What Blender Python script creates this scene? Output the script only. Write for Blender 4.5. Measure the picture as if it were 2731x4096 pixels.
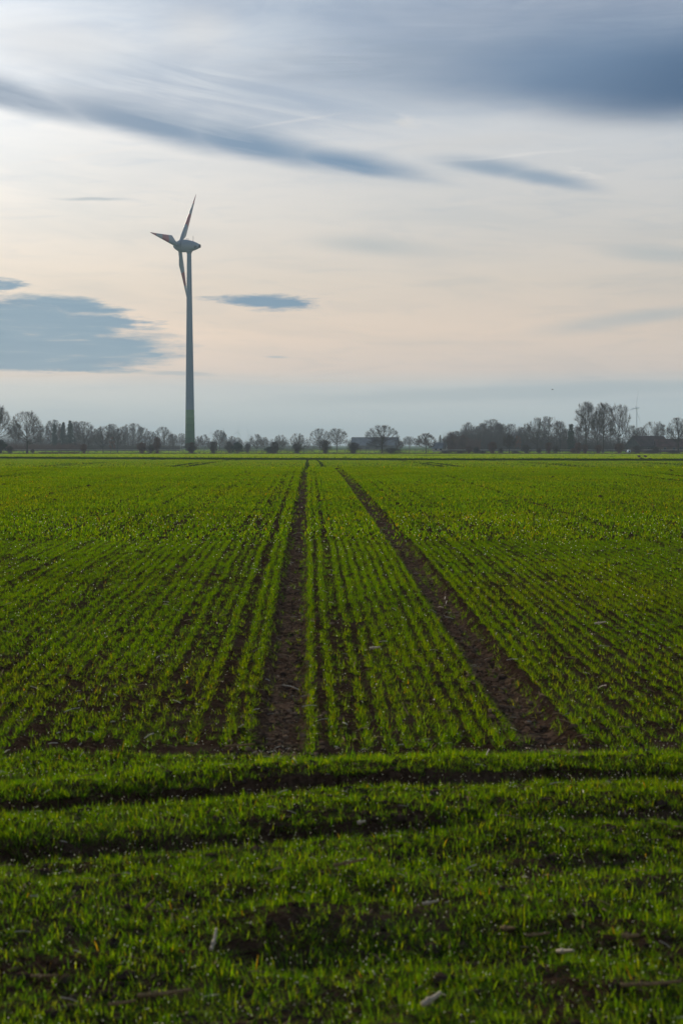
import bpy, math, random
import numpy as np
from math import radians, sin, cos, tan, pi, sqrt

S = bpy.context.scene
COL = S.collection
for o in list(bpy.data.objects):
    bpy.data.objects.remove(o)

# ------------------------------------------------------------------ camera
FPX = 5689.0            # focal length in photo pixels (50 mm on a 36 mm tall frame)
CAMZ = 2.07
PITCH = math.atan((2048 - 1780) / FPX)
cam_d = bpy.data.cameras.new('camera')
cam = bpy.data.objects.new('camera', cam_d)
COL.objects.link(cam)
cam.location = (0, 0, CAMZ)
cam.rotation_euler = (pi / 2 - PITCH, 0, 0)
cam_d.sensor_fit = 'VERTICAL'
cam_d.sensor_height = 36.0
cam_d.sensor_width = 24.0
cam_d.lens = 50.0
cam_d.clip_start = 0.1
cam_d.clip_end = 40000
cam_d.dof.use_dof = True
cam_d.dof.focus_distance = 400
cam_d.dof.aperture_fstop = 4.5
S.camera = cam

# ------------------------------------------------------------------ view / render
S.view_settings.view_transform = 'Standard'
S.view_settings.look = 'None'
S.view_settings.exposure = 0.0
S.view_settings.gamma = 1.0
S.view_settings.use_curve_mapping = False
S.render.engine = 'CYCLES'
cy = S.cycles
cy.max_bounces = 6
cy.diffuse_bounces = 3
cy.glossy_bounces = 2
cy.transmission_bounces = 4
cy.transparent_max_bounces = 6
cy.volume_bounces = 2
cy.sample_clamp_indirect = 4.0
cy.sample_clamp_direct = 12.0
cy.use_denoising = True

SUN_AZ, SUN_EL = -17.0, 16.0       # degrees, azimuth from +Y to the right
sd = (sin(radians(SUN_AZ)) * cos(radians(SUN_EL)), cos(radians(SUN_AZ)) * cos(radians(SUN_EL)), sin(radians(SUN_EL)))

# ------------------------------------------------------------------ pixel helpers
def ray(px, py):
    cx = (px - 1365.5) / FPX
    cyy = (2048.0 - py) / FPX
    # camera space (right, up, forward) -> world
    return (cx, cos(PITCH) + cyy * sin(PITCH), -sin(PITCH) + cyy * cos(PITCH))

def at(px, py, Y):
    r = ray(px, py)
    t = Y / r[1]
    return (r[0] * t, Y, CAMZ + r[2] * t)

def azel(px, py):
    r = ray(px, py)
    return math.degrees(math.atan2(r[0], r[1])), math.degrees(math.atan2(r[2], math.hypot(r[0], r[1])))

def lin(*c):
    return tuple((x / 255 / 12.92 if x / 255 <= 0.04045 else ((x / 255 + 0.055) / 1.055) ** 2.4) for x in c) + (1.0,)

# ------------------------------------------------------------------ node helper
class NT:
    def __init__(s, tree):
        s.t = tree
        s.n = tree.nodes
        s.l = tree.links
    def new(s, typ, **kw):
        nd = s.n.new(typ)
        for k, v in kw.items():
            setattr(nd, k, v)
        return nd
    def put(s, sock, v):
        if hasattr(v, 'is_linked') or isinstance(v, bpy.types.NodeSocket):
            s.l.new(v, sock)
        elif v is not None:
            sock.default_value = v
    def m(s, op, a, b=None, c=None, clamp=False):
        nd = s.new('ShaderNodeMath', operation=op)
        nd.use_clamp = clamp
        for i, v in enumerate((a, b, c)):
            if v is not None:
                s.put(nd.inputs[i], v)
        return nd.outputs[0]
    def mix(s, fac, a, b, mode='MIX'):
        nd = s.new('ShaderNodeMix', data_type='RGBA', blend_type=mode)
        s.put(nd.inputs[0], fac)
        s.put(nd.inputs[6], a)
        s.put(nd.inputs[7], b)
        return nd.outputs[2]
    def noise(s, vec, scale, detail=4, rough=0.55, dist=0.0):
        nd = s.new('ShaderNodeTexNoise')
        s.put(nd.inputs['Vector'], vec)
        nd.inputs['Scale'].default_value = scale
        nd.inputs['Detail'].default_value = detail
        nd.inputs['Roughness'].default_value = rough
        nd.inputs['Distortion'].default_value = dist
        return nd.outputs[0]
    def rng(s, v, a, b, c=0.0, d=1.0, smooth=True):
        nd = s.new('ShaderNodeMapRange')
        nd.interpolation_type = 'SMOOTHSTEP' if smooth else 'LINEAR'
        s.put(nd.inputs[0], v)
        for i, x in enumerate((a, b, c, d)):
            nd.inputs[i + 1].default_value = x
        return nd.outputs[0]
    def ramp(s, v, stops, interp='LINEAR'):
        nd = s.new('ShaderNodeValToRGB')
        cr = nd.color_ramp
        cr.interpolation = interp
        while len(cr.elements) < len(stops):
            cr.elements.new(0.5)
        for e, (p, c) in zip(cr.elements, stops):
            e.position = p
            e.color = c
        s.put(nd.inputs[0], v)
        return nd.outputs[0]
    def xyz(s, x, y, z=0.0):
        nd = s.new('ShaderNodeCombineXYZ')
        s.put(nd.inputs[0], x); s.put(nd.inputs[1], y); s.put(nd.inputs[2], z)
        return nd.outputs[0]

# ------------------------------------------------------------------ world: sky and cirrus
W = bpy.data.worlds.new('World')
S.world = W
W.use_nodes = True
w = NT(W.node_tree)
w.n.clear()
tc = w.new('ShaderNodeTexCoord')
nrm = w.new('ShaderNodeVectorMath', operation='NORMALIZE')
w.l.new(tc.outputs['Generated'], nrm.inputs[0])
sp = w.new('ShaderNodeSeparateXYZ')
w.l.new(nrm.outputs[0], sp.inputs[0])
X, Y, Z = sp.outputs
AZ = w.m('MULTIPLY', w.m('ARCTAN2', X, Y), 180 / pi)
EL = w.m('MULTIPLY', w.m('ARCSINE', Z), 180 / pi)
# wind-drawn warp of the cloud coordinates
wn = w.new('ShaderNodeTexNoise')
w.put(wn.inputs['Vector'], w.xyz(w.m('MULTIPLY', AZ, 0.11), w.m('MULTIPLY', EL, 0.55), 3.0))
wn.inputs['Scale'].default_value = 1.0
wn.inputs['Detail'].default_value = 5
wn.inputs['Roughness'].default_value = 0.6
wc = w.new('ShaderNodeSeparateColor')
w.l.new(wn.outputs['Color'], wc.inputs[0])
dAZ = w.m('MULTIPLY', w.m('SUBTRACT', wc.outputs[0], 0.5), 5.0)
dEL = w.m('MULTIPLY', w.m('SUBTRACT', wc.outputs[1], 0.5), 1.1)
P_soft = w.xyz(w.m('ADD', AZ, w.m('MULTIPLY', dAZ, 0.5)), w.m('ADD', EL, w.m('MULTIPLY', dEL, 0.45)))
rgn = w.new('ShaderNodeTexNoise')
w.put(rgn.inputs['Vector'], w.xyz(w.m('MULTIPLY', AZ, 0.45), w.m('MULTIPLY', EL, 2.6), 9.0))
rgn.inputs['Scale'].default_value = 1.0; rgn.inputs['Detail'].default_value = 6; rgn.inputs['Roughness'].default_value = 0.65
rgc = w.new('ShaderNodeSeparateColor'); w.l.new(rgn.outputs['Color'], rgc.inputs[0])
P_rag = w.xyz(w.m('ADD', AZ, w.m('ADD', w.m('MULTIPLY', dAZ, 0.5), w.m('MULTIPLY', w.m('SUBTRACT', rgc.outputs[0], 0.5), 6.5))), w.m('ADD', EL, w.m('ADD', w.m('MULTIPLY', dEL, 0.4), w.m('MULTIPLY', w.m('SUBTRACT', rgc.outputs[1], 0.5), 0.7))))
P_hard = w.xyz(w.m('ADD', AZ, w.m('MULTIPLY', dAZ, 1.3)), w.m('ADD', EL, w.m('MULTIPLY', dEL, 1.0)))

def blob(px, py, hl, hw, ang=0.0, inner=0.15, up=1.0, dn=1.0, vec=None):
    """soft elongated cloud: centre, half length and half width in photo pixels, tilt (deg, + = rising to the right)"""
    k = math.degrees(1 / FPX)
    a, e = azel(px, py)
    mp = w.new('ShaderNodeMapping', vector_type='TEXTURE')
    w.put(mp.inputs['Vector'], vec or P_soft)
    mp.inputs['Location'].default_value = (a, e, 0)
    mp.inputs['Rotation'].default_value = (0, 0, radians(ang))
    mp.inputs['Scale'].default_value = (hl * k, hw * k, 1)
    s3 = w.new('ShaderNodeSeparateXYZ')
    w.l.new(mp.outputs[0], s3.inputs[0])
    y = s3.outputs[1]
    yy = w.m('ADD', w.m('DIVIDE', w.m('MAXIMUM', y, 0.0), up), w.m('DIVIDE', w.m('MAXIMUM', w.m('MULTIPLY', y, -1.0), 0.0), dn))
    r = w.m('SQRT', w.m('ADD', w.m('POWER', s3.outputs[0], 2.0), w.m('POWER', yy, 2.0)))
    return w.rng(r, 1.0, inner, 0.0, 1.0)

def vmax(*v):
    r = v[0]
    for x in v[1:]:
        r = w.m('MAXIMUM', r, x)
    return r

# sun glow through the veil (angle from the sun)
dotn = w.new('ShaderNodeVectorMath', operation='DOT_PRODUCT')
w.l.new(nrm.outputs[0], dotn.inputs[0])
dotn.inputs[1].default_value = sd
ang = w.m('MULTIPLY', w.m('ARCCOSINE', w.m('MINIMUM', dotn.outputs['Value'], 0.99999)), 180 / pi)
glow = w.m('EXPONENT', w.m('MULTIPLY', ang, -1 / 10.0))
core = w.m('EXPONENT', w.m('MULTIPLY', ang, -1 / 3.0))

elf = w.m('DIVIDE', w.m('MAXIMUM', EL, 0.0), 90.0, clamp=True)
def st(e, r, g, b):
    return (math.sqrt(e / 90.0), lin(r, g, b))
base = w.ramp(w.m('SQRT', elf), [st(0, 238, 232, 222), st(0.6, 222, 224, 219), st(1.4, 204, 210, 209), st(2.3, 200, 202, 201), st(3.0, 222, 202, 188), st(4.5, 231, 208, 188),
                                 st(6.5, 217, 204, 190), st(9, 207, 204, 200), st(12, 203, 206, 210), st(16, 178, 189, 203), st(22, 142, 160, 184), st(40, 120, 142, 172), st(90, 98, 124, 160)])
veil = w.mix(1.0, base, w.mix(glow, (1, 1, 1, 1), (2.12, 2.0, 1.84, 1)), 'MULTIPLY')
veil = w.mix(w.m('MULTIPLY', core, 1.0, clamp=True), veil, (1.3, 1.29, 1.27, 1))
# broad streaky texture of the cirrostratus
n1 = w.noise(w.xyz(w.m('MULTIPLY', w.m('ADD', AZ, w.m('MULTIPLY', EL, 1.6)), 0.10), w.m('MULTIPLY', w.m('ADD', EL, w.m('MULTIPLY', AZ, 0.04)), 0.62), 7.0), 1.0, 6, 0.55, 0.4)
n2 = w.noise(w.xyz(w.m('MULTIPLY', AZ, 0.05), w.m('MULTIPLY', EL, 0.28), 1.0), 1.0, 3, 0.5, 0.3)
veil = w.mix(w.rng(n1, 0.42, 0.72, 0.0, 0.42), veil, w.mix(1.0, veil, (0.70, 0.79, 0.88, 1), 'MULTIPLY'))
veil = w.mix(w.m('MULTIPLY', w.rng(w.noise(w.xyz(w.m('MULTIPLY', AZ, 0.30), w.m('MULTIPLY', EL, 2.1), 21.0), 1.0, 7, 0.6, 0.7), 0.48, 0.70, 0.0, 1.0), 0.35), veil, w.mix(1.0, veil, (0.80, 0.86, 0.93, 1), 'MULTIPLY'))
veil = w.mix(w.rng(n2, 0.45, 0.7, 0.0, 0.3), veil, w.mix(1.0, veil, (0.80, 0.85, 0.90, 1), 'MULTIPLY'))
high = w.rng(EL, 11.0, 17.0)
nh = w.noise(w.xyz(w.m('MULTIPLY', w.m('ADD', AZ, w.m('MULTIPLY', EL, -1.0)), 0.13), w.m('MULTIPLY', EL, 0.42), 11.0), 1.0, 6, 0.55, 0.8)
veil = w.mix(w.m('MULTIPLY', high, w.rng(nh, 0.36, 0.64, 0.0, 0.5)), veil, w.mix(1.0, veil, (0.52, 0.62, 0.76, 1), 'MULTIPLY'))

wisp = w.noise(w.xyz(w.m('MULTIPLY', w.m('SUBTRACT', AZ, w.m('MULTIPLY', EL, 0.2)), 0.16), w.m('MULTIPLY', w.m('ADD', EL, w.m('MULTIPLY', AZ, 0.19)), 1.7), 5.0), 1.0, 7, 0.6, 0.5)
wisp2 = w.noise(w.xyz(w.m('MULTIPLY', AZ, 0.22), w.m('MULTIPLY', EL, 2.4), 2.0), 1.0, 7, 0.62, 0.6)
def feather(mask, n, lo=0.35, hi=0.62, keep=0.45):
    return w.m('MULTIPLY', mask, w.rng(n, lo, hi, keep, 1.0))
slate = lin(102, 138, 172)
deep = lin(56, 92, 130)
teal = lin(92, 140, 172)
sky = veil
# grey-blue field above the long streak
sky = w.mix(w.m('MULTIPLY', feather(blob(900, 380, 1050, 215, -7, 0.0), wisp, 0.35, 0.65, 0.3), 0.75), sky, lin(148, 168, 193))
# dark mass, upper right
sky = w.mix(w.m('MULTIPLY', feather(blob(2700, 110, 1750, 420, -3, 0.1, 1.0, 0.8), wisp2, 0.3, 0.7, 0.6), 0.85), sky, lin(134, 150, 175))
sky = w.mix(w.m('MULTIPLY', blob(2600, 320, 1500, 330, -2, 0.15, 1.0, 0.52), 0.95), sky, lin(96, 126, 160))
sky = w.mix(w.m('MULTIPLY', blob(3000, 330, 1000, 290, 3, 0.12, 1.0, 0.6), 0.95), sky, deep)
sky = w.mix(w.m('MULTIPLY', feather(blob(1450, 250, 680, 140, 2, 0.0), wisp2, 0.35, 0.65, 0.3), 0.7), sky, lin(140, 158, 180))
# bright wisps
sky = w.mix(w.m('MULTIPLY', blob(800, 120, 260, 150, 15, 0.0), 0.5), sky, lin(226, 226, 226))
sky = w.mix(w.m('MULTIPLY', blob(200, 170, 520, 150, -3, 0.0), 0.6), sky, lin(232, 233, 234))
sky = w.mix(w.m('MULTIPLY', blob(1660, 480, 90, 20, -12, 0.0, vec=P_hard), 0.55), sky, lin(222, 220, 216))
sky = w.mix(w.m('MULTIPLY', blob(1900, 570, 620, 60, 3, 0.0), 0.5), sky, lin(212, 211, 210))
# long dark streak
A = vmax(blob(40, 390, 640, 112, -12, 0.1, 1.1, 0.7), blob(560, 503, 680, 125, -11, 0.12, 1.15, 0.66), blob(1000, 588, 660, 104, -9.5, 0.12, 1.15, 0.7), blob(1380, 656, 480, 68, -9.5, 0.1, 1.25, 0.65))
sky = w.mix(w.m('MULTIPLY', feather(A, wisp, 0.30, 0.52, 0.82), 0.95), sky, w.mix(w.rng(AZ, -13.0, -2.0), lin(122, 147, 175), slate))
B = vmax(blob(1960, 672, 320, 58, -9, 0.1, 1.0, 0.7), blob(2160, 712, 360, 52, -11, 0.1, 1.0, 0.7))
sky = w.mix(w.m('MULTIPLY', B, 0.85), sky, lin(134, 157, 180))
# low blue-grey patch at the left with ragged ends
C = vmax(blob(-80, 1315, 680, 165, -2, 0.6, 0.9, 1.0, P_rag), blob(60, 1400, 740, 118, 0, 0.6, 1.0, 0.8, P_rag), blob(480, 1412, 260, 44, 2, 0.4, 1, 1, P_rag), blob(250, 1225, 330, 48, -3, 0.4, 1, 1, P_rag),
         blob(420, 1292, 280, 38, -3, 0.4, 1, 1, P_rag), blob(-60, 1140, 130, 48, 0, 0.3, 1, 1, P_rag), blob(330, 1470, 330, 26, -2, 0.3, 1, 1, P_rag))
sky = w.mix(w.m('MULTIPLY', feather(C, wisp2, 0.30, 0.46, 0.72), 0.99), sky, w.mix(w.rng(wisp2, 0.4, 0.65), lin(108, 150, 178), teal))
D = vmax(blob(1060, 1204, 240, 34, -1, 0.3, 1.0, 1.0, P_rag), blob(1130, 1213, 180, 46, 2, 0.35, 1, 1, P_rag))
sky = w.mix(w.m('MULTIPLY', feather(D, wisp2, 0.28, 0.46, 0.75), 0.98), sky, lin(94, 138, 170))
E = vmax(blob(720, 1496, 210, 12, -2, 0.2), blob(1120, 1428, 70, 8, 0, 0.1), blob(390, 795, 210, 9, 1, 0.1))
sky = w.mix(w.m('MULTIPLY', E, 0.6), sky, lin(150, 170, 184))
# faint blue bands, low right
F = vmax(blob(2560, 1275, 560, 50, 7, 0.1), blob(2100, 1570, 1300, 42, 2, 0.3), blob(2650, 1010, 340, 60, -6, 0.0), blob(1500, 980, 360, 60, -4, 0.0))
sky = w.mix(w.m('MULTIPLY', F, 0.5), sky, lin(158, 174, 182))
G = vmax(blob(1400, 1530, 560, 9, 2.5, 0.1, vec=P_hard), blob(1180, 1515, 60, 10, 8, 0.1, vec=P_hard), blob(300, 1490, 500, 8, 1, 0.1, vec=P_hard))
sky = w.mix(w.m('MULTIPLY', G, 0.45), sky, lin(222, 205, 188))

# old contrails and thin bright filaments
K = vmax(blob(300, 622, 420, 13, 9.5, 0.0), blob(1180, 487, 300, 10, 9, 0.0), blob(2020, 618, 420, 12, 3, 0.0, vec=P_hard), blob(2330, 690, 90, 26, -25, 0.0, vec=P_rag), blob(1640, 470, 130, 14, -14, 0.0, vec=P_rag))
sky = w.mix(w.m('MULTIPLY', K, 0.5), sky, w.mix(1.0, w.mix(0.5, sky, lin(236, 232, 228)), (1.06, 1.05, 1.04, 1), 'MULTIPLY'))
bg_cloud = w.new('ShaderNodeBackground')
w.put(bg_cloud.inputs[0], sky)
bg_cloud.inputs[1].default_value = 1.0
st_n = w.new('ShaderNodeTexSky', sky_type='NISHITA')
st_n.sun_disc = False
st_n.sun_elevation = radians(SUN_EL)
st_n.sun_rotation = radians(SUN_AZ)
st_n.altitude = 60
st_n.air_density = 1.0
st_n.dust_density = 1.5
st_n.ozone_density = 1.0
bg_sky = w.new('ShaderNodeBackground')
w.l.new(st_n.outputs[0], bg_sky.inputs[0])
bg_sky.inputs[1].default_value = 0.05
mixs = w.new('ShaderNodeMixShader')
mixs.inputs[0].default_value = 0.95         # the veil of cirrus covers nearly all of it
w.l.new(bg_sky.outputs[0], mixs.inputs[1])
w.l.new(bg_cloud.outputs[0], mixs.inputs[2])
wo = w.new('ShaderNodeOutputWorld')
w.l.new(mixs.outputs[0], wo.inputs[0])

# ------------------------------------------------------------------ sun
sun_d = bpy.data.lights.new('sun', 'SUN')
sun_d.energy = 5.0
sun_d.angle = radians(0.7)
sun_d.color = (1.0, 0.87, 0.69)
sun = bpy.data.objects.new('sun', sun_d)
COL.objects.link(sun)
from mathutils import Vector, Matrix
sun.rotation_euler = Vector(sd).to_track_quat('Z', 'Y').to_euler()

# ================================================================== utilities
def material(name):
    m = bpy.data.materials.new(name)
    m.use_nodes = True
    t = NT(m.node_tree)
    t.n.clear()
    out = t.new('ShaderNodeOutputMaterial')
    return m, t, out

def bsdf_mat(name, col, rough=0.8, spec=0.3, var=0.0, scale=3.0, bump=0.0, metal=0.0):
    m, t, out = material(name)
    b = t.new('ShaderNodeBsdfPrincipled')
    c = col if len(col) == 4 else tuple(col) + (1.0,)
    tcn = t.new('ShaderNodeTexCoord').outputs['Object']
    if var:
        n = t.noise(tcn, scale, 5, 0.6)
        t.put(b.inputs['Base Color'], t.mix(t.rng(n, 0.3, 0.7), tuple(x * (1 - var) for x in c[:3]) + (1,), tuple(min(1, x * (1 + var)) for x in c[:3]) + (1,)))
    else:
        b.inputs['Base Color'].default_value = c
    b.inputs['Roughness'].default_value = rough
    b.inputs['Metallic'].default_value = metal
    b.inputs['Specular IOR Level'].default_value = spec
    if bump:
        bp = t.new('ShaderNodeBump')
        bp.inputs['Strength'].default_value = bump
        bp.inputs['Distance'].default_value = 0.05
        t.put(bp.inputs['Height'], t.noise(tcn, scale * 3, 5, 0.65))
        t.l.new(bp.outputs[0], b.inputs['Normal'])
    t.l.new(b.outputs[0], out.inputs[0])
    return m

def mesh_np(name, co, tris, mats=(), midx=None, smooth=False, col=None):
    """triangle mesh straight from arrays"""
    co = np.asarray(co, np.float32); tris = np.asarray(tris, np.int32)
    me = bpy.data.meshes.new(name)
    me.vertices.add(len(co)); me.vertices.foreach_set('co', co.ravel())
    me.loops.add(tris.size); me.loops.foreach_set('vertex_index', tris.ravel())
    me.polygons.add(len(tris))
    me.polygons.foreach_set('loop_start', np.arange(0, tris.size, 3, dtype=np.int32))
    me.polygons.foreach_set('loop_total', np.full(len(tris), 3, np.int32))
    if midx is not None:
        me.polygons.foreach_set('material_index', np.asarray(midx, np.int32))
    me.polygons.foreach_set('use_smooth', np.full(len(tris), smooth, bool))
    for m in mats:
        me.materials.append(m)
    if col is not None:
        a = me.attributes.new('tint', 'FLOAT_COLOR', 'POINT')
        c4 = np.ones((len(co), 4), np.float32); c4[:, :3] = col
        a.data.foreach_set('color', c4.ravel())
    me.update(calc_edges=True)
    return me

def mesh_py(name, verts, faces, mat, smooth=False):
    me = bpy.data.meshes.new(name)
    me.from_pydata(verts, [], faces)
    me.materials.append(mat)
    if smooth:
        me.polygons.foreach_set('use_smooth', np.ones(len(me.polygons), bool))
    me.update()
    return me

def obj(name, me, parent=None, loc=None):
    o = bpy.data.objects.new(name, me)
    COL.objects.link(o)
    if parent is not None:
        o.parent = parent
    if loc is not None:
        o.location = loc
    return o

def tag(o, label=None, cat=None, group=None, kind=None):
    for k, v in (('label', label), ('category', cat), ('group', group), ('kind', kind)):
        if v:
            o[k] = v
    return o

def empty(name, loc, rz=0.0, sc=1.0):
    o = bpy.data.objects.new(name, None)
    o.empty_display_size = 0.5
    COL.objects.link(o)
    o.location = loc
    o.rotation_euler = (0, 0, rz)
    o.scale = (sc, sc, sc) if not hasattr(sc, '__len__') else sc
    return o

def lathe(prof, n=32, close=True):
    """(r, z) profile round the z axis"""
    v, f = [], []
    for r, z in prof:
        for i in range(n):
            a = 2 * pi * i / n
            v.append((r * cos(a), r * sin(a), z))
    for j in range(len(prof) - 1):
        for i in range(n):
            k = (i + 1) % n
            f.append((j * n + i, j * n + k, (j + 1) * n + k, (j + 1) * n + i))
    if close:
        f.append(tuple(range(n))[::-1])
        f.append(tuple(range((len(prof) - 1) * n, len(prof) * n)))
    return v, f

def boxvf(x0, x1, y0, y1, z0, z1):
    v = [(x, y, z) for z in (z0, z1) for y in (y0, y1) for x in (x0, x1)]
    f = [(0, 2, 3, 1), (4, 5, 7, 6), (0, 1, 5, 4), (1, 3, 7, 5), (3, 2, 6, 7), (2, 0, 4, 6)]
    return v, f

def tubevf(p0, p1, r0, r1, n=6):
    p0, p1 = Vector(p0), Vector(p1)
    d = (p1 - p0).normalized()
    a = d.orthogonal().normalized(); b = d.cross(a)
    v = []
    for p, r in ((p0, r0), (p1, r1)):
        for i in range(n):
            t = 2 * pi * i / n
            v.append(tuple(p + r * (cos(t) * a + sin(t) * b)))
    f = [(i, (i + 1) % n, n + (i + 1) % n, n + i) for i in range(n)] + [tuple(range(n))[::-1], tuple(range(n, 2 * n))]
    return v, f

def join(*vfs):
    v, f = [], []
    for a, b in vfs:
        k = len(v)
        v += list(a)
        f += [tuple(i + k for i in q) for q in b]
    return v, f

# value noise for numpy
def _hash(ix, iy, seed):
    h = (ix.astype(np.int64) * 374761393 + iy.astype(np.int64) * 668265263 + seed * 1442695041) & 0xffffffff
    h = ((h ^ (h >> 13)) * 1274126177) & 0xffffffff
    return ((h ^ (h >> 16)) & 0xffff) / 65535.0

def vnoise(x, y, seed=0):
    ix = np.floor(x); iy = np.floor(y)
    fx = x - ix; fy = y - iy
    fx = fx * fx * (3 - 2 * fx); fy = fy * fy * (3 - 2 * fy)
    a = _hash(ix, iy, seed); b = _hash(ix + 1, iy, seed); c = _hash(ix, iy + 1, seed); d = _hash(ix + 1, iy + 1, seed)
    return (a + (b - a) * fx) * (1 - fy) + (c + (d - c) * fx) * fy

def fbm(x, y, seed=0, octv=4):
    s = 0; amp = 0.5
    for i in range(octv):
        s = s + amp * vnoise(x, y, seed + i * 17)
        x = x * 2.03 + 11.3; y = y * 2.03 + 5.7; amp *= 0.5
    return s / (1 - 0.5 ** octv)

def sstep(a, b, x):
    t = np.clip((x - a) / (b - a), 0, 1)
    return t * t * (3 - 2 * t)

# ================================================================== terrain
_pd = np.array([-400, -50, 0, 9.6, 15.5, 23.8, 45.7, 66, 77, 88, 100, 122, 148, 197, 265, 330, 500, 20000.])
_pz = np.array([0, 0, 0, .02, .10, .29, .52, .70, .74, .66, .42, .0, -.33, -.36, -.80, -.86, -1.08, -1.08])
_td = np.concatenate([np.arange(-60, 600, 0.5), [20000.]])
_tz = np.interp(_td, _pd, _pz)
def _sm(z, n):
    k = np.ones(n) / n
    return np.convolve(np.pad(z, n // 2, mode='edge'), k, mode='valid')[:len(z)]
_tz2 = _sm(_tz[:-1], 9)
_tz3 = _sm(_tz[:-1], 31)
_wt = sstep(15, 60, _td[:-1])
_tz[:-1] = _tz2 * (1 - _wt) + _tz3 * _wt

DRIFT = 0.0231                       # the tramlines run slightly to the left
U_TR = [-0.19, 1.62]
TRAM = []
for k in (-2, -1, 0, 1, 2, 3):
    TRAM += [U_TR[0] + 15.0 * k, U_TR[1] + 15.0 * k]
def uof(x, y):
    return x + DRIFT * y
def sof(x, y):
    return y / (1.0 - 0.5 * x / 265.0)      # field-boundary coordinate: 265 at the bank
def head_lines(x):
    """distance of the crosswise ruts of the headland"""
    l1 = 8.66 + 0.19 * x - 0.080 * x * x
    l2 = 7.56 + 0.20 * x - 0.035 * x * x
    return l1, l2
BANK = 265.0
def height(x, y):
    x = np.asarray(x, float); y = np.asarray(y, float)
    z = np.interp(y, _td, _tz)
    u = uof(x, y); s = sof(x, y)
    near = 1 - sstep(60, 200, y)
    z = z + 0.05 * (fbm(x * 0.22, y * 0.22, 3, 3) - 0.5) * np.clip(np.abs(y) / 20, 0.3, 1) * near
    fld = sstep(9.2, 9.7, y) * (1 - sstep(BANK - 3, BANK - 1, s))
    # tramline ruts
    for i, uc in enumerate(TRAM):
        q = np.abs(u - uc)
        dep = 0.075 if i in (4, 5) else 0.05
        z = z - fld * dep * (1 - sstep(0.10, 0.23, q)) + fld * 0.02 * np.exp(-((q - 0.27) / 0.06) ** 2)
    # tyre lugs pressed into the main pair of tracks
    for uc in U_TR:
        q = np.abs(u - uc)
        z = z + fld * (1 - sstep(13, 19, y)) * (1 - sstep(0.12, 0.2, q)) * 0.014 * sstep(-0.2, 0.5, np.cos(2 * pi * (y - 0.6 * q) / 0.17)) * (0.3 + vnoise(x * 3, y * 2, 14))
    # seed rows: shallow ridges
    z = z + fld * (1 - sstep(14, 30, y)) * 0.008 * np.cos(2 * pi * u / 0.125)
    # headland ruts, far wall steep
    hd = (1 - sstep(9.2, 9.6, y)) * sstep(-2, 1, y)
    l1, l2 = head_lines(x)
    wob = 0.10 * (fbm(x * 1.1, x * 0 + 3.1, 41, 3) - 0.5) * 2
    r1 = y - l1 - wob
    prof1 = np.where(r1 > 0, 1 - sstep(0.0, 0.045, r1), 1 - sstep(-0.42, -0.10, r1) * 0 - sstep(0.05, 0.30, -r1))
    z = z - 0.20 * np.clip(prof1, 0, 1) * hd * (1 - sstep(0.9, 1.9, x) * 0.8) * (0.65 + 0.6 * vnoise(x * 1.7, x * 0 + 9, 5))
    r2 = y - l2 - wob * 1.3
    prof2 = np.where(r2 > 0, 1 - sstep(0.0, 0.12, r2), 1 - sstep(0.04, 0.26, -r2))
    z = z - 0.085 * np.clip(prof2, 0, 1) * hd * (0.05 + 1.15 * vnoise(x * 1.3, x * 0 + 2, 8))
    z = z + 0.035 * np.exp(-((r1 - 0.30) / 0.18) ** 2) * hd + 0.03 * np.exp(-((r2 - 0.34) / 0.2) ** 2) * hd
    z = z + hd * 0.17 * (fbm(x * 1.0 + 3, y * 2.3, 23, 4) - 0.5) * (1 - 0.6 * sstep(7.2, 8.2, y))
    # clods
    cl = (1 - sstep(20, 60, y)) * sstep(0, 3, y)
    z = z + cl * 0.042 * (fbm(x * 10, y * 10, 51, 3) - 0.5)
    # ditch and bank at the end of the field
    z = z - 0.30 * np.exp(-((s - (BANK - 1.3)) / 0.8) ** 2) + 0.34 * sstep(BANK - 0.6, BANK - 0.1, s) * (1 - sstep(290, 420, s))
    z = z + 0.07 * np.exp(-((s - (BANK + 0.5)) / 0.6) ** 2) * (0.4 + 1.2 * vnoise(x * 0.35, x * 0 + 1, 77))
    return z

def ground(px, py):
    """world point where the ray through a photo pixel meets the terrain"""
    r = ray(px, py)
    prev = None
    for d in np.concatenate([np.arange(3, 60, 0.05), np.arange(60, 300, 0.5), np.arange(300, 3000, 4)]):
        t = d / r[1]
        z = CAMZ + r[2] * t
        if z <= float(height(r[0] * t, d)):
            return (r[0] * t, d, float(height(r[0] * t, d)))
    t = 3000 / r[1]
    return (r[0] * t, 3000, -1.08)

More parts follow.
